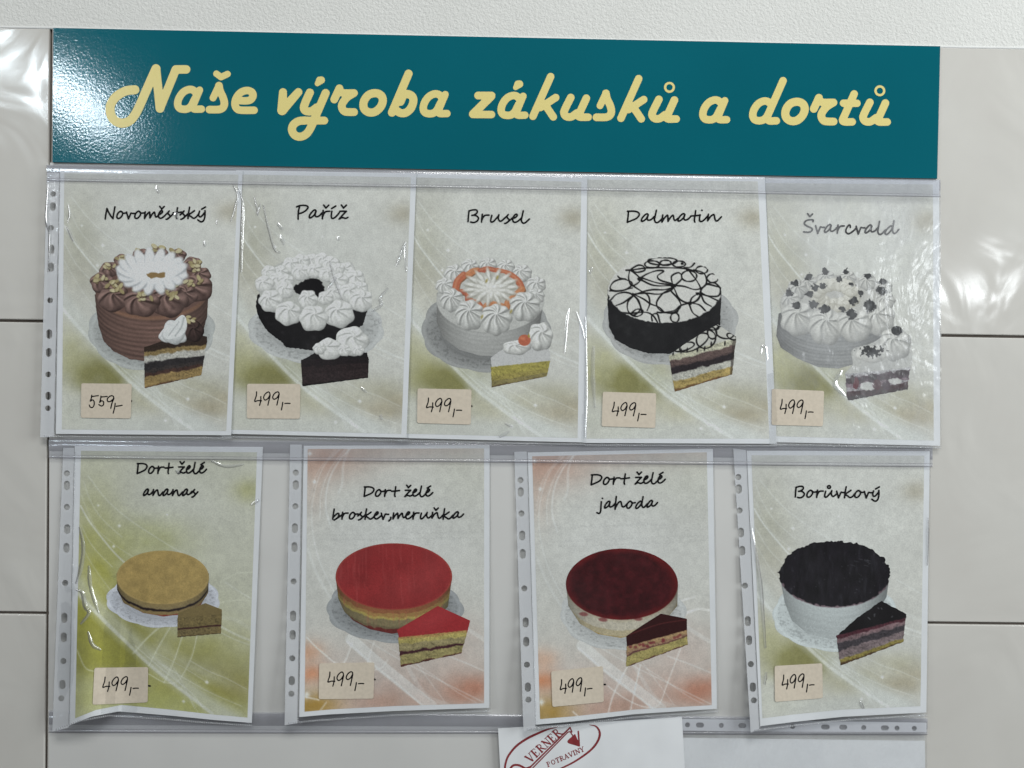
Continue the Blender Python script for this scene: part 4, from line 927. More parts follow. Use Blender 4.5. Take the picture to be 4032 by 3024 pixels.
def build_poster(c):
    ox, oy, k = c['crop']; toph = c['crop_h']
    bow = c.get('bow')
    def px(P): P = np.asarray(P, float).reshape(-1, 2); return np.stack([ox + P[:, 0] * k, oy + P[:, 1] * k], 1)
    def depth(P):
        P = np.asarray(P, float).reshape(-1, 2); u, v = P[:, 0], P[:, 1]; t = np.clip(v / toph, 0, 1.1)
        d = c['base'] + c['drop'] * t ** c.get('pw', 3) + 0.5 * (fbm(u / 420, v / 420, c['seed'], 2) - 0.5) * t
        for (bu, bv, ru, rv, am) in c.get('bulge', []): d = d + am * np.exp(-((u - bu) / ru) ** 2 - ((v - bv) / rv) ** 2)
        return d
    def W(P, off): return world_pt(px(P), depth(P) + off)
    bl = W([c['paper'][3]], 0)[0]
    root = empty('cake_poster', bl); tag(root, c['label'], 'poster', 'cake posters')
    # paper sheet (thin solid) and printed area
    ny, nx = (34, 26) if not c.get('bulge') else (64, 96); T, S = np.meshgrid(np.linspace(0, 1, ny), np.linspace(0, 1, nx), indexing='ij')
    P = lerp_quad(c['paper'], S, T, bow).reshape(-1, 2)
    fr, bk = W(P, -0.14), W(P, -0.32)
    F = grid_faces(ny, nx); n = ny * nx
    rim = list(range(nx)) + [nx * j + nx - 1 for j in range(1, ny)] + [nx * (ny - 1) + i for i in range(nx - 2, -1, -1)] + [nx * j for j in range(ny - 2, 0, -1)]
    sidef = [[rim[i], rim[(i + 1) % len(rim)], rim[(i + 1) % len(rim)] + n, rim[i] + n] for i in range(len(rim))]
    mesh_obj('paper', np.vstack([fr, bk, fr, bk]), np.vstack([F, F[:, ::-1] + n, np.array(sidef) + 2 * n]), M['paper'], root)
    ny, nx = 262, 176; T, S = np.meshgrid(np.linspace(0, 1, ny), np.linspace(0, 1, nx), indexing='ij')
    P = lerp_quad(c['print'], S, T, bow).reshape(-1, 2)
    bgc = paint_bg(c['kind'], S, T, c['seed'])
    if c['kind'] == 'green': bgc = bgc + (bgc.mean(-1, keepdims=True) - bgc) * 0.22 - 6
    mesh_obj('printed_background', W(P, 0.0), grid_faces(ny, nx), M['ink'], root, lin(bgc.reshape(-1, 3), 'ground'))
    d, cake, sl = c['pic']()
    for nm, cv, off in (('doily_picture', d, 0.07), ('cake_picture', cake, 0.14), ('slice_picture', sl, 0.21)):
        if cv is None: continue
        xy, f = cv.mesh()
        mesh_obj(nm, W(xy, off), f, M['ink'], root, lin(cv.colors(xy), 'cake'))
    for (tx, a) in c['title']:
        xy, f = strokes_mesh(write(tx, *a), 1.7)
        mesh_obj('title_lettering', W((xy - (ox, oy)) / k, 0.28), f, M['type'], root, smooth=False)
    if c.get('mark'):
        xy, f = strokes_mesh([(px(c['mark']), 3.4)], 1.5)
        mesh_obj('pen_mark', W((xy - (ox, oy)) / k, 0.28), f, M['pen'], root, smooth=False)

    # ---- sleeve
    sr = empty('plastic_sleeve', bl + np.array([0, -0.001, 0])); tag(sr, c['sleeve_label'], 'plastic sleeve', 'clear plastic sleeves')
    q = c['sleeve']; st = np.array(c['sticker'], float); sc0 = st.mean(0)
    ny, nx = 190, 130; T, S = np.meshgrid(np.linspace(0, 1, ny), np.linspace(0, 1, nx), indexing='ij')
    P = lerp_quad(q, S, T, bow).reshape(-1, 2)
    sd = c['seed']; rough = c.get('rough', 1.0)
    left0 = float(np.min(np.array(q)[:, 0])) + 20
    def film_off(P):
        u, v = P[:, 0], P[:, 1]
        wr = 0.40 * (fbm(u / 260, v / 420, 30 + sd, 2) - 0.5) + 0.16 * rough * np.clip(fbm(u / 90, v / 150, 40 + sd, 2) - 0.58, 0, 1) * 2
        if rough > 1.2: wr = wr + 0.5 * (rough - 1) * np.abs(fbm(u / 85, v / 85, 50 + sd, 3) - 0.5) * 2
        calm = 1 - 0.92 * np.exp(-(np.maximum(np.abs(u - sc0[0]) / 190, np.abs(v - sc0[1]) / 135)) ** 8)
        return np.maximum(0.44 + 0.8 * wr * calm * np.clip((v - 90) / 80, 0.15, 1) * np.clip((u - left0) / 130, 0.1, 1), 0.33)
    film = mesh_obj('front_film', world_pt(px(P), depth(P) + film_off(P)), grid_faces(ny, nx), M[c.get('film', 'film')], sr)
    for ci, (pts, h, w) in enumerate(x for x in c.get('crease', []) if x[2] < 12):          # raised folds in the film
        path = smooth_pts(pts, 7) if len(pts) > 2 else np.linspace(pts[0], pts[1], 8)
        tn = np.gradient(path, axis=0); tn /= np.hypot(tn[:, 0], tn[:, 1])[:, None] + 1e-9; nn = np.stack([-tn[:, 1], tn[:, 0]], 1)
        tt = np.linspace(0, 1, len(path)); wid = w * 1.25 * (0.35 + 0.65 * np.sin(np.pi * np.clip(tt, 0.02, 0.98)) ** 0.6) * (0.75 + 0.5 * fbm(tt * 6, tt * 0 + ci, sd, 2))
        E = np.linspace(-1, 1, 9); CP = (path[:, None, :] + nn[:, None, :] * (E[None, :, None] * wid[:, None, None])).reshape(-1, 2)
        hh = (h * 0.85 * (wid / w)[:, None] * (1 - E[None] ** 2) ** 1.5).ravel()
        mesh_obj('crease', world_pt(px(CP), depth(CP) + film_off(CP) + 0.03 + hh), grid_faces(len(path), 9), M['crease'], film)
    ny, nx = 14, 10; T, S = np.meshgrid(np.linspace(0, 1, ny), np.linspace(0, 1, nx), indexing='ij')
    P = lerp_quad(q, S, T, bow).reshape(-1, 2); mesh_obj('back_film', W(P, -0.55), grid_faces(ny, nx), M['film'], sr)
    if c.get('strip'):
        sq = np.array(c['strip'], float)
        xs = np.arange(sq[:, 0].min() - 6, sq[:, 0].max() + 6, 3.4); ys = np.arange(sq[:, 1].min() - 6, sq[:, 1].max() + 6, 3.4)
        U, V = np.meshgrid(xs, ys); D = np.full(U.shape, -1e9)
        for i in range(4):
            a, b = sq[i], sq[(i + 1) % 4]; nrm = np.array([b[1] - a[1], -(b[0] - a[0])]) / np.hypot(*(b - a))
            D = np.maximum(D, (U - a[0]) * nrm[0] + (V - a[1]) * nrm[1])
        for hx, hy, slot in c['holes']:
            pts = [(hx, hy - slot), (hx, hy + slot)] if slot else [(hx, hy)]
            D = np.maximum(D, -seg_sd(U, V, np.array(pts, float), c.get('hole_r', 16.5)))
        D[np.abs(D) < 1e-5] = 1e-5
        xy, f = field_mesh(D, xs, ys)
        mesh_obj('punched_strip', W(xy, 0.26), f, M['strip'], sr)
    # welded seams: rows of little dashes along the bottom and beside the strip
    V_, F_ = [], []
    def dashes(a, b, nseg, ln, wd):
        a, b = np.array(a, float), np.array(b, float); t = (b - a) / np.hypot(*(b - a)); nn = np.array([-t[1], t[0]])
        for i in range(nseg):
            s0 = (i + 0.5) / nseg; cpt = a + (b - a) * s0
            if bow is not None and abs(t[0]) > 0.7: cpt = cpt + (0, np.interp(s0, [x[0] for x in bow], [x[1] for x in bow]))
            i0 = len(V_)
            for e, g2 in ((-1, -1), (1, -1), (1, 1), (-1, 1)): V_.append(cpt + t * e * ln + nn * g2 * wd)
            F_.append([i0, i0 + 1, i0 + 2, i0 + 3])
    bq = np.array(q, float); dashes(bq[3] + (18, -9), bq[2] + (-6, -9), 92, 4.0, 4.6)
    if c.get('strip'): dashes(sq[1] + (4, 20), sq[2] + (4, -6), 120, 3.6, 3.2)
    mesh_obj('welded_seam', W(np.array(V_), 0.62), F_, M['seam'], sr, smooth=False)

    # ---- price label on the sleeve
    lb = W([st[3]], 1.0)[0]
    lr = empty('price_label', lb); tag(lr, c['price_label'], 'price label', 'handwritten price labels')
    ew, eh = np.hypot(*(st[1] - st[0])), np.hypot(*(st[3] - st[0]))
    g = np.linspace(-0.02, 1.02, 61); S, T = np.meshgrid(g, g)
    X, Y = S * ew - ew / 2, T * eh - eh / 2; rr = 10
    D = np.hypot(np.maximum(np.abs(X) - ew / 2 + rr, 0), np.maximum(np.abs(Y) - eh / 2 + rr, 0)) - rr + np.minimum(np.maximum(np.abs(X) - ew / 2 + rr, np.abs(Y) - eh / 2 + rr), 0)
    D[np.abs(D) < 1e-5] = 1e-5
    xy, f = field_mesh(D, g, g); Pq = lerp_quad(st, xy[:, 0], xy[:, 1])
    mesh_obj('label_paper', W(Pq, 0.74), f, M['sticker'], lr)
    strokes = []
    dx, dy, sx, sy = c['price_xf']
    for p in (P559 if c['price'] == 559 else P499):
        p = np.array(p); p = np.stack([p[:, 0] * sx + dx, p[:, 1] * sy + dy], 1)
        p = lerp_quad(st, p[:, 0], p[:, 1]); strokes.append((px(smooth_pts(p, 5)), 2.45))
    xy, f = strokes_mesh(strokes, 1.5)
    mesh_obj('handwritten_price', W((xy - (ox, oy)) / k, 0.80), f, M['pen'], lr, smooth=False)

A, Bk = 830 / 1229, 900 / 1244
I5 = (0, 0, 1, 1)
POST = [
 dict(crop=(150, 640, A), base=5.6, kind='grey', pic=pic_novo, seed=1, paper=[(128, 38), (1193, 48), (1125, 1590), (103, 1582)], print=[(153, 62), (1168, 70), (1097, 1565), (139, 1556)],
      title=[('Novoměstský', (414.5, 809, 861, 859, 29))], mark=[(544, 1390), (544, 1392)], sticker=[(252, 1287), (546, 1290), (540, 1492), (249, 1488)], price=559, price_xf=I5,
      sleeve=[(50, 45), (1200, 48), (1137, 1614), (12, 1604)], strip=[(52, 60), (124, 60), (92, 1600), (12, 1602)],
      holes=[(88, 183, 0), (86, 256, 9), (76, 380, 0), (78, 506, 11), (75, 610, 11), (70, 803, 0), (65, 1000, 11), (62, 1107, 9), (59, 1235, 0), (59, 1360, 7), (57, 1432, 0)],
      crease=[([(1138, 130), (1165, 195), (1150, 260), (1125, 345)], 0.75, 7), ([(1168, 140), (1192, 230), (1190, 420), (1185, 640)], 0.9, 8), ([(175, 245), (185, 300), (172, 350)], 0.6, 6), ([(168, 370), (205, 460)], 0.4, 6), ([(690, 130), (705, 180)], 0.5, 9), ([(970, 455), (975, 490)], 0.6, 8), ([(800, 290), (820, 330)], 0.55, 11), ([(1045, 330), (1040, 360)], 0.5, 6), ([(60, 130), (50, 330), (70, 420), (60, 640)], 0.6, 9)],
      label='poster of a round chocolate cake with white cream flower, titled Novoměstský', sleeve_label='clear punched sleeve holding the Novoměstský poster, first in the upper row', price_label='beige price label reading 559,- on the chocolate cake sleeve'),
 dict(crop=(890, 640, A), base=4.5, kind='grey', pic=pic_pariz, seed=2, paper=[(58, 45), (1110, 62), (1052, 1605), (-40, 1580)], print=[(84, 70), (1078, 86), (1022, 1582), (-14, 1556)],
      title=[('Paříž', (1168, 1370, 861.5, 861, 33))], sticker=[(123, 1290), (434, 1291), (430, 1494), (121, 1492)], price=499, price_xf=I5,
      sleeve=[(54, 45), (1118, 60), (1066, 1628), (-44, 1606)],
      crease=[([(165, 200), (182, 270), (185, 310)], 0.6, 6), ([(200, 240), (185, 300)], 0.5, 5), ([(218, 245), (240, 350), (265, 450), (290, 515), (320, 525)], 0.7, 6), ([(300, 355), (330, 390)], 0.6, 9), ([(320, 420), (340, 480)], 0.6, 9), ([(655, 430), (658, 455)], 0.5, 8), ([(605, 570), (625, 650), (645, 710), (680, 800)], 0.7, 7), ([(645, 670), (590, 740)], 0.6, 7), ([(1045, 460), (1020, 540), (992, 605)], 0.8, 8), ([(1045, 470), (1050, 640)], 0.6, 7), ([(945, 730), (900, 790), (905, 830), (850, 870)], 0.8, 8), ([(890, 905), (900, 940)], 0.5, 8), ([(900, 1470), (910, 1500)], 0.5, 9), ([(785, 1310), (820, 1340)], 0.5, 6)],
      label='poster of a black cake ringed with white cream rosettes, titled Paříž', sleeve_label='clear sleeve holding the Paříž poster, second in the upper row', price_label='beige price label reading 499,- on the black and white rosette cake sleeve'),
 dict(crop=(1580, 640, A), base=3.4, kind='grey', pic=pic_brusel, seed=3, paper=[(38, 62), (1085, 90), (1062, 1632), (-32, 1605)], print=[(64, 86), (1050, 112), (1028, 1606), (-6, 1580)],
      title=[('Brusel', (1843, 2084.6, 873.5, 877, 31))], mark=[(410, 1419), (411, 1421)], sticker=[(95, 1317), (410, 1323), (405, 1528), (92, 1519)], price=499, price_xf=(0.03, 0.04, 0.98, 1),
      sleeve=[(34, 64), (1092, 88), (1078, 1652), (-36, 1630)],
      crease=[([(980, 850), (965, 930), (952, 1110)], 0.6, 6), ([(1020, 870), (1050, 960), (1068, 1030)], 0.6, 6), ([(570, 1600), (600, 1585), (632, 1565)], 0.7, 8), ([(605, 1520), (650, 1540)], 0.4, 6), ([(1072, 900), (1078, 1300), (1070, 1600)], 0.7, 8)],
      label='poster of a white cream cake with orange fruit ring, titled Brusel', sleeve_label='clear sleeve holding the Brusel poster, third in the upper row', price_label='beige price label reading 499,- on the orange fruit cake sleeve'),
 dict(crop=(2260, 660, A), base=2.3, kind='grey', pic=pic_dalmatin, seed=4, paper=[(50, 45), (1112, 55), (1182, 1610), (48, 1605)], print=[(76, 70), (1072, 80), (1139, 1580), (74, 1580)],
      title=[('Dalmatin', (2470, 2840.6, 875, 873, 31))], sticker=[(168, 1307), (480, 1316), (474, 1518), (162, 1508)], price=499, price_xf=(0.05, 0.06, 0.95, 1),
      sleeve=[(46, 46), (1120, 54), (1192, 1630), (44, 1626)],
      crease=[([(1090, 1085), (1098, 1045), (1118, 1050), (1128, 1120)], 0.6, 6), ([(90, 620), (105, 580)], 0.6, 8), ([(115, 1040), (110, 1200), (122, 1400)], 0.7, 10), ([(400, 440), (560, 520)], 0.25, 20)],
      label='poster of a white cake with black looping glaze lines, titled Dalmatin', sleeve_label='clear sleeve holding the Dalmatin poster, fourth in the upper row', price_label='beige price label reading 499,- on the looping glaze cake sleeve'),
 dict(crop=(2950, 660, A), base=1.2, kind='grey', pic=pic_svarc, seed=5, paper=[(70, 62), (1108, 72), (1113, 1622), (126, 1600)], print=[(96, 90), (1071, 98), (1076, 1592), (152, 1566)],
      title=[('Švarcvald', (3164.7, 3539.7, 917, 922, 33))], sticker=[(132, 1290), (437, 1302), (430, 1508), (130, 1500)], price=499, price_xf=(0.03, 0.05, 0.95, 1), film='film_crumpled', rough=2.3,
      sleeve=[(66, 62), (1116, 72), (1122, 1640), (120, 1622)],
      crease=[([(900, 430), (850, 520), (760, 560), (730, 610)], 0.6, 14), ([(960, 340), (1000, 380), (960, 420)], 0.5, 12), ([(160, 1130), (250, 1250), (370, 1290)], 0.7, 12), ([(380, 1160), (450, 1300), (560, 1420)], 0.8, 14), ([(470, 1400), (540, 1500), (620, 1440)], 0.6, 12), ([(700, 1130), (790, 1180), (860, 1130)], 0.7, 12), ([(160, 1560), (300, 1510), (430, 1500)], 0.7, 14), ([(540, 1180), (500, 1260), (560, 1330)], 0.6, 10)],
      label='poster of a pale cream cake dotted with dark cherries, titled Švarcvald', sleeve_label='crumpled clear sleeve holding the Švarcvald poster, last in the upper row', price_label='beige price label reading 499,- on the dark cherry cake sleeve'),
 dict(crop=(180, 1720, Bk), base=1.6, kind='green', pic=pic_ananas, seed=6, paper=[(158, 50), (1182, 55), (1122, 1557), (128, 1570)], print=[(192, 76), (1150, 84), (1098, 1528), (160, 1532)],
      bow=[(0, 0), (0.12, -45), (0.27, -72), (0.55, -46), (0.8, -18), (1, 0)],
      title=[('Dort želé', (540, 813, 1864.5, 1863, 28)), ('ananas', (565, 779, 1954, 1954, 27))], mark=[(560, 1355), (568, 1356)], sticker=[(265, 1257), (558, 1253), (555, 1445), (255, 1458)], price=499, price_xf=(0.03, 0.03, 0.98, 1),
      sleeve=[(90, 50), (1190, 56), (1132, 1580), (34, 1604)], strip=[(95, 60), (155, 60), (124, 1582), (36, 1604)],
      holes=[(115, 199, 0), (115, 265, 9), (115, 382, 0), (117, 502, 10), (113, 604, 10), (106, 795, 0), (101, 985, 11), (98, 1091, 10), (96, 1220, 0), (91, 1348, 9), (85, 1423, 0)],
      bulge=[(225, 1230, 105, 430, 13), (170, 1560, 170, 240, 8), (420, 1300, 110, 420, -4)],
      crease=[([(178, 840), (202, 900), (188, 1010)], 1.7, 30), ([(190, 560), (200, 700)], 1.2, 20), ([(185, 490), (205, 600), (190, 720), (165, 800)], 1.0, 10), ([(165, 830), (200, 850), (215, 920), (235, 960), (190, 1020)], 1.1, 10), ([(235, 700), (245, 820), (290, 960)], 0.8, 9), ([(230, 1060), (255, 1130), (300, 1160)], 0.8, 9), ([(900, 130), (980, 160), (1080, 150)], 0.7, 7), ([(1118, 370), (1165, 340)], 0.8, 8), ([(710, 180), (725, 200)], 0.5, 8), ([(395, 1160), (410, 1330), (390, 1480)], 0.5, 14)],
      label='yellow-green poster of a plain round cake, titled Dort želé ananas', sleeve_label='clear punched sleeve with bulging lower edge holding the yellow-green ananas poster', price_label='beige price label reading 499,- on the yellow-green poster sleeve'),
 dict(crop=(1080, 1720, Bk), base=1.6, kind='orange', pic=pic_broskev, seed=7, paper=[(160, 48), (1172, 45), (1170, 1475), (135, 1525)], print=[(182, 66), (1142, 63), (1142, 1450), (165, 1496)],
      bow=[(0, 0), (0.15, -6), (0.5, -8), (1, 0)],
      title=[('Dort želé', (1433.8, 1704, 1954.6, 1953.8, 26.6)), ('broskev,meruňka', (1310, 1825.4, 2044, 2043, 26.6))], mark=[(546, 1319), (548, 1321)], sticker=[(245, 1232), (545, 1228), (540, 1425), (242, 1428)], price=499, price_xf=(0.02, 0.02, 0.98, 1),
      sleeve=[(84, 40), (1180, 42), (1178, 1500), (55, 1568)], strip=[(86, 42), (150, 42), (125, 1558), (56, 1570)],
      holes=[(117, 195, 0), (117, 262, 9), (115, 378, 0), (112, 497, 10), (110, 600, 10), (105, 787, 0), (102, 975, 13), (100, 1078, 10), (98, 1205, 0), (95, 1327, 9), (93, 1398, 0)],
      bulge=[(120, 1550, 220, 330, 7)], rough=0.6,
      label='orange-edged poster of a flat bright red jelly cake, titled broskev,meruňka', sleeve_label='clear punched sleeve holding the red jelly cake poster, second in the lower row', price_label='beige price label reading 499,- on the bright red jelly cake sleeve'),
 dict(crop=(1980, 1720, Bk), base=1.6, kind='orange', pic=pic_jahoda, seed=8, paper=[(135, 85), (1143, 65), (1165, 1480), (178, 1567)], print=[(160, 106), (1110, 84), (1137, 1460), (203, 1536)],
      bow=[(0, 0), (0.2, 0), (0.55, -10), (1, 0)],
      title=[('Dort želé', (2327.7, 2619.7, 1909, 1902, 28)), ('jahoda', (2363, 2589, 2003.7, 1999, 28))], mark=[(550, 1348), (558, 1348)], sticker=[(263, 1277), (545, 1248), (550, 1443), (270, 1470)], price=499, price_xf=(0.03, 0.03, 0.92, 1),
      sleeve=[(62, 80), (1152, 62), (1176, 1502), (112, 1600)], strip=[(62, 82), (130, 80), (178, 1588), (112, 1602)],
      holes=[(96, 236, 0), (97, 300, 9), (101, 417, 0), (105, 537, 10), (108, 637, 10), (117, 825, 0), (124, 1010, 11), (127, 1115, 10), (131, 1240, 0), (136, 1362, 9), (139, 1430, 0)],
      bulge=[(180, 1560, 240, 350, 7)], rough=0.6,
      label='orange-edged poster of a dark red jelly cake on cream, titled jahoda', sleeve_label='clear punched sleeve holding the dark red jelly cake poster, third in the lower row', price_label='beige price label reading 499,- on the dark red jelly cake sleeve'),
 dict(crop=(2840, 1720, Bk), base=1.6, kind='grey', pic=pic_boruv, seed=9, paper=[(138, 75), (1135, 78), (1116, 1500), (211, 1575)], print=[(164, 100), (1105, 102), (1084, 1466), (224, 1532)],
      bow=[(0, 0), (0.2, -8), (0.5, -14), (1, 0)],
      title=[('Borůvkový', (3131.6, 3462.6, 1957.8, 1959.6, 28))], sticker=[(290, 1247), (550, 1232), (553, 1422), (292, 1443)], price=499, price_xf=(0.01, 0.04, 1.0, 1), rough=1.5,
      sleeve=[(64, 62), (1142, 74), (1124, 1524), (160, 1608)], strip=[(65, 64), (134, 72), (207, 1590), (160, 1610)],
      holes=[(93, 219, 0), (95, 284, 9), (100, 401, 0), (107, 521, 10), (114, 620, 10), (129, 810, 0), (144, 1003, 11), (151, 1107, 10), (161, 1237, 0), (172, 1362, 9), (177, 1434, 0)],
      bulge=[(200, 1560, 220, 330, 7)],
      crease=[([(520, 165), (640, 190), (780, 170)], 0.6, 16), ([(820, 190), (900, 260), (960, 350), (930, 420)], 0.7, 16), ([(900, 170), (990, 230), (1030, 320)], 0.6, 14), ([(165, 500), (190, 650), (215, 820), (240, 1150)], 0.8, 9), ([(245, 1280), (235, 1350)], 0.5, 7), ([(755, 1440), (775, 1480)], 0.5, 8), ([(1125, 440), (1120, 700)], 0.6, 7)],
      label='poster of a black-topped white cake with layered slice, titled Borůvkový', sleeve_label='clear punched sleeve holding the Borůvkový poster, last in the lower row', price_label='beige price label reading 499,- on the black-topped white cake sleeve'),
]
for i, c in enumerate(POST):
    c['crop_h'] = 1620 if i < 5 else 1560
    c['drop'] = (2.0, 2.2, 2.6, 3.4, 4.4)[i] if i < 5 else 6.8
    c['pw'] = 4 if i < 5 else 2
    build_poster(c)

# ---------------------------------------------------------------- sideways sleeve and white sheet under the lowest rail
def sheet(name, quad_px, depth, mat, parent, n=(20, 26), amp=0.5, seed=1, thick=True):
    ny, nx = n; T, S = np.meshgrid(np.linspace(0, 1, ny), np.linspace(0, 1, nx), indexing='ij')
    P = lerp_quad(quad_px, S, T).reshape(-1, 2)
    d = depth + amp * (fbm(P[:, 0] / 70, P[:, 1] / 260, 90 + seed, 2) - 0.5) * np.clip(T.ravel() * 6, 0, 1)
    fr = world_pt(P, d); F = grid_faces(ny, nx)
    if not thick: return mesh_obj(name, fr, F, mat, parent)
    bk = world_pt(P, d - 0.2); m = ny * nx
    rim = list(range(nx)) + [nx * j + nx - 1 for j in range(1, ny)] + [nx * (ny - 1) + i for i in range(nx - 2, -1, -1)] + [nx * j for j in range(ny - 2, 0, -1)]
    sf = np.array([[rim[i], rim[(i + 1) % len(rim)], rim[(i + 1) % len(rim)] + m, rim[i] + m] for i in range(len(rim))])
    return mesh_obj(name, np.vstack([fr, bk, fr, bk]), np.vstack([F, F[:, ::-1] + m, sf + 2 * m]), mat, parent)

sq_px = [(2640, 2824), (3650, 2840), (3652, 3320), (2632, 3320)]
sr = empty('plastic_sleeve', world_pt([sq_px[3]], 2.0)[0]); tag(sr, 'sideways clear punched sleeve hanging from the lowest rail beside the logo sheet', 'plastic sleeve', 'clear plastic sleeves')
sheet('back_film', sq_px, 1.7, M['film'], sr, thick=False)
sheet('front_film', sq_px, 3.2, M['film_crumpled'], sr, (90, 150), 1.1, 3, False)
xs = np.arange(2630, 3660, 2.6); ys = np.arange(2822, 2886, 2.6); U, Vv = np.meshgrid(xs, ys); sl = (U - 2640) * 0.0155
D = np.maximum(np.maximum(2641 - U, U - 3648), np.maximum(2830 - (Vv - sl), (Vv - sl) - 2876))
for hx, hs in [(2707, 0), (2756, 6), (2840, 0), (2923, 6), (3121, 0), (3250, 7), (3320, 6), (3401, 0), (3484, 6), (3532, 0), (3600, 0)]:
    hy = 2853 + (hx - 2640) * 0.0155
    D = np.maximum(D, -seg_sd(U, Vv, np.array([(hx - hs, hy), (hx + hs, hy + 0.2)]), 9.8))
D[np.abs(D) < 1e-5] = 1e-5
xy, f = field_mesh(D, xs, ys); mesh_obj('punched_strip', world_pt(xy, 3.9), f, M['strip'], sr)
bs = empty('paper_sheet', world_pt([(2690, 3300)], 2.4)[0]); tag(bs, 'blank white paper inside the sideways sleeve below the lowest rail', 'paper')
sheet('paper', [(2662, 2904), (3642, 2917), (3645, 3300), (2655, 3300)], 2.5, M['paper'], bs)

ls = empty('logo_sheet', world_pt([(1975, 3300)], 5)[0]); tag(ls, 'white sheet with dark red oval logo hanging from the lowest rail', 'paper')
sheet('paper', [(1961, 2868), (2685, 2823), (2712, 3300), (1984, 3300)], 5.4, M['paper'], ls, (24, 40), 0.9, 5)
def L(pts): return [(1930 + a / 2.873, 2820 + b / 2.873) for a, b in pts]
lg = []
def ls_add(pts, w, sm=6):
    P = np.array(L(pts), float); P = smooth_pts(P, sm) if len(P) > 2 and sm else P
    if np.ndim(w): r = np.interp(np.linspace(0, 1, len(P)), np.linspace(0, 1, len(w)), w) / 2 / 2.873
    else: r = w / 2 / 2.873
    lg.append((P, r))
ls_add([(300, 720), (215, 690), (170, 610), (178, 520), (215, 435), (300, 335), (420, 252), (550, 190), (650, 150), (762, 124)], [22, 22, 22, 24, 26, 24, 6])
ls_add([(1125, 98), (1190, 112), (1230, 155), (1240, 215), (1212, 292), (1150, 372), (1050, 452), (930, 528), (790, 595), (640, 650)], [6, 20, 26, 24, 22, 18, 18])
oval = lg; lg = []
ls_add([(455, 575), (905, 128)], 17, 0); ls_add([(470, 598), (880, 180)], 13, 0)
ls_add([(905, 128), (925, 178)], 13, 0); ls_add([(880, 180), (905, 175), (935, 220)], 13, 0)
ls_add([(900, 286), (985, 312), (950, 240), (900, 286), (945, 280)], 48, 0); ls_add([(880, 290), (1005, 338)], 12, 0); ls_add([(960, 210), (1008, 338)], 12, 0); ls_add([(882, 288), (958, 208)], 12, 0)
ls_add([(997, 172), (1003, 250), (1008, 335)], 18, 0)
ls_add([(215, 610), (262, 556), (330, 556), (400, 590), (455, 575)], 24, 3)
arrow = lg; lg = []
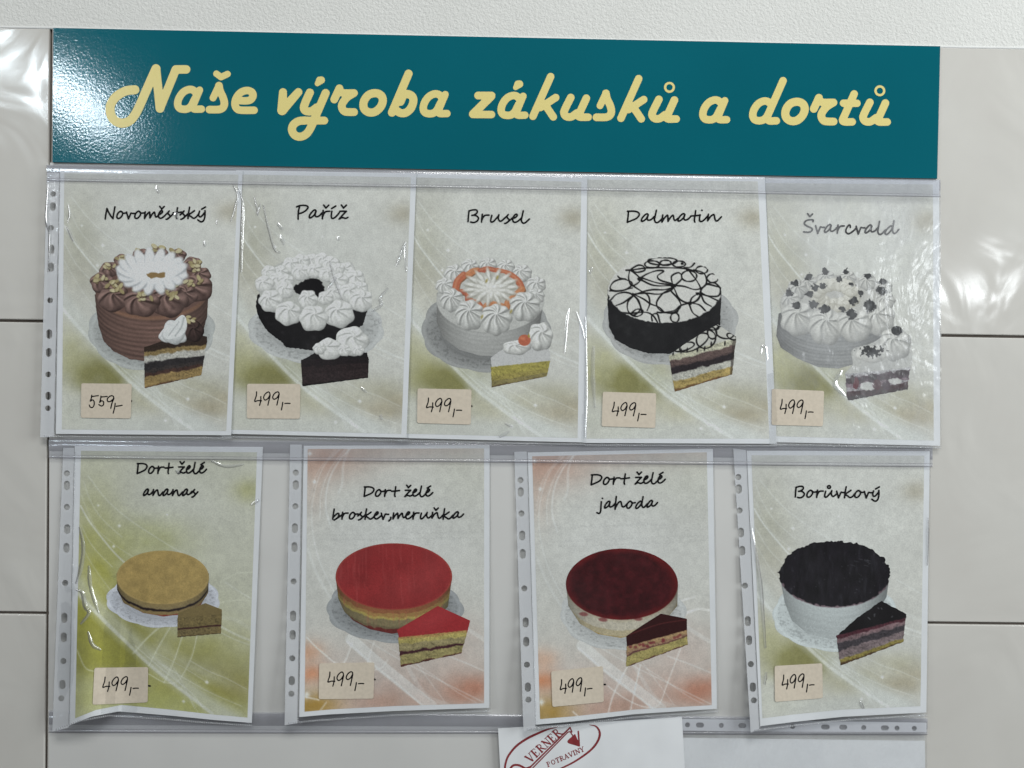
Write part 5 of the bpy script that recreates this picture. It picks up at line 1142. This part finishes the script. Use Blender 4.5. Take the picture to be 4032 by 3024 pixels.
def serif(ch):
    K, t = 0.20, 0.075    # thick and thin strokes in letter heights
    s = {'V': [([(0.08, 1), (0.42, 0)], K), ([(0.76, 1), (0.46, 0)], t), ([(-0.04, 1), (0.24, 1)], t), ([(0.64, 1), (0.88, 1)], t)],
         'E': [([(0.18, 0), (0.18, 1)], K), ([(0.0, 0), (0.66, 0)], t), ([(0.0, 1), (0.62, 1)], t), ([(0.18, 0.5), (0.46, 0.5)], t), ([(0.66, 0), (0.70, 0.2)], t), ([(0.62, 1), (0.64, 0.82)], t), ([(0.46, 0.38), (0.46, 0.62)], t)],
         'R': [([(0.18, 0), (0.18, 1)], K), ([(0.02, 1), (0.42, 1), (0.62, 0.88), (0.62, 0.64), (0.42, 0.52), (0.18, 0.5)], 0.11), ([(0.40, 0.5), (0.74, 0.02)], 0.16), ([(0.0, 0), (0.36, 0)], t), ([(0.70, 0), (0.90, 0)], t)],
         'N': [([(0.14, 0), (0.14, 1)], t), ([(0.12, 1), (0.70, 0.04)], K), ([(0.74, 0), (0.74, 1)], t), ([(0.0, 0), (0.28, 0)], t), ([(0.0, 1), (0.14, 1)], t), ([(0.6, 1), (0.88, 1)], t)],
         'P': [([(0.18, 0), (0.18, 1)], K), ([(0.02, 1), (0.42, 1), (0.60, 0.88), (0.60, 0.60), (0.42, 0.48), (0.18, 0.47)], 0.12), ([(0.0, 0), (0.36, 0)], t)],
         'O': [([(0.38 + 0.33 * math.cos(q * math.pi / 8), 0.5 + 0.48 * math.sin(q * math.pi / 8)) for q in range(17)], 0.15)],
         'T': [([(0.36, 0), (0.36, 1)], K), ([(0.02, 1), (0.70, 1)], t), ([(0.2, 0), (0.52, 0)], t), ([(0.02, 1), (0.02, 0.8)], t), ([(0.70, 1), (0.70, 0.8)], t)],
         'A': [([(0.10, 0), (0.40, 1)], t), ([(0.40, 1), (0.72, 0)], K), ([(0.2, 0.33), (0.6, 0.33)], t), ([(-0.02, 0), (0.2, 0)], t), ([(0.56, 0), (0.88, 0)], t)],
         'I': [([(0.18, 0), (0.18, 1)], K), ([(0.02, 0), (0.34, 0)], t), ([(0.02, 1), (0.34, 1)], t)],
         'Y': [([(0.08, 1), (0.40, 0.45)], K), ([(0.74, 1), (0.42, 0.45)], t), ([(0.40, 0.45), (0.40, 0)], K), ([(0.24, 0), (0.56, 0)], t), ([(-0.04, 1), (0.22, 1)], t), ([(0.62, 1), (0.84, 1)], t)]}
    return s[ch]
def logo_text(text, a, b, up, h):
    a, b, up = np.array(a, float), np.array(b, float), np.array(up, float); up = up / np.hypot(*up)
    adv = {'I': 0.48, 'E': 0.86, 'T': 0.84}; tot = sum(adv.get(ch, 0.95) for ch in text); e = (b - a) / tot; x = 0; out = []
    for ch in text:
        for p, w in serif(ch):
            P = [a + e * (x + q[0] * 0.98) + up * h * q[1] for q in p]
            out.append((np.array(L(P)), max(w * h / 2 / 2.873, 1.1)))
        x += adv.get(ch, 0.95)
    return out
t1 = logo_text('VERNER', (455, 528), (826, 190), (-0.70, -0.72), 92)
t2 = logo_text('POTRAVINY', (652, 574), (1078, 388), (-0.36, -0.93), 52)
def ldep(v): return 5.4 + 0.9 * (fbm(v[:, 0] / 70, v[:, 1] / 260, 95, 2) - 0.5) * np.clip((v[:, 1] - 2845) / 470 * 6, 0, 1) + 0.16
for nm, st in (('logo_oval', oval), ('logo_arrow', arrow), ('logo_lettering', t1), ('logo_lettering', t2)):
    v, f = strokes_mesh(st, 1.5); mesh_obj(nm, world_pt(v, ldep(v)), f, M['red'], ls, smooth=False)
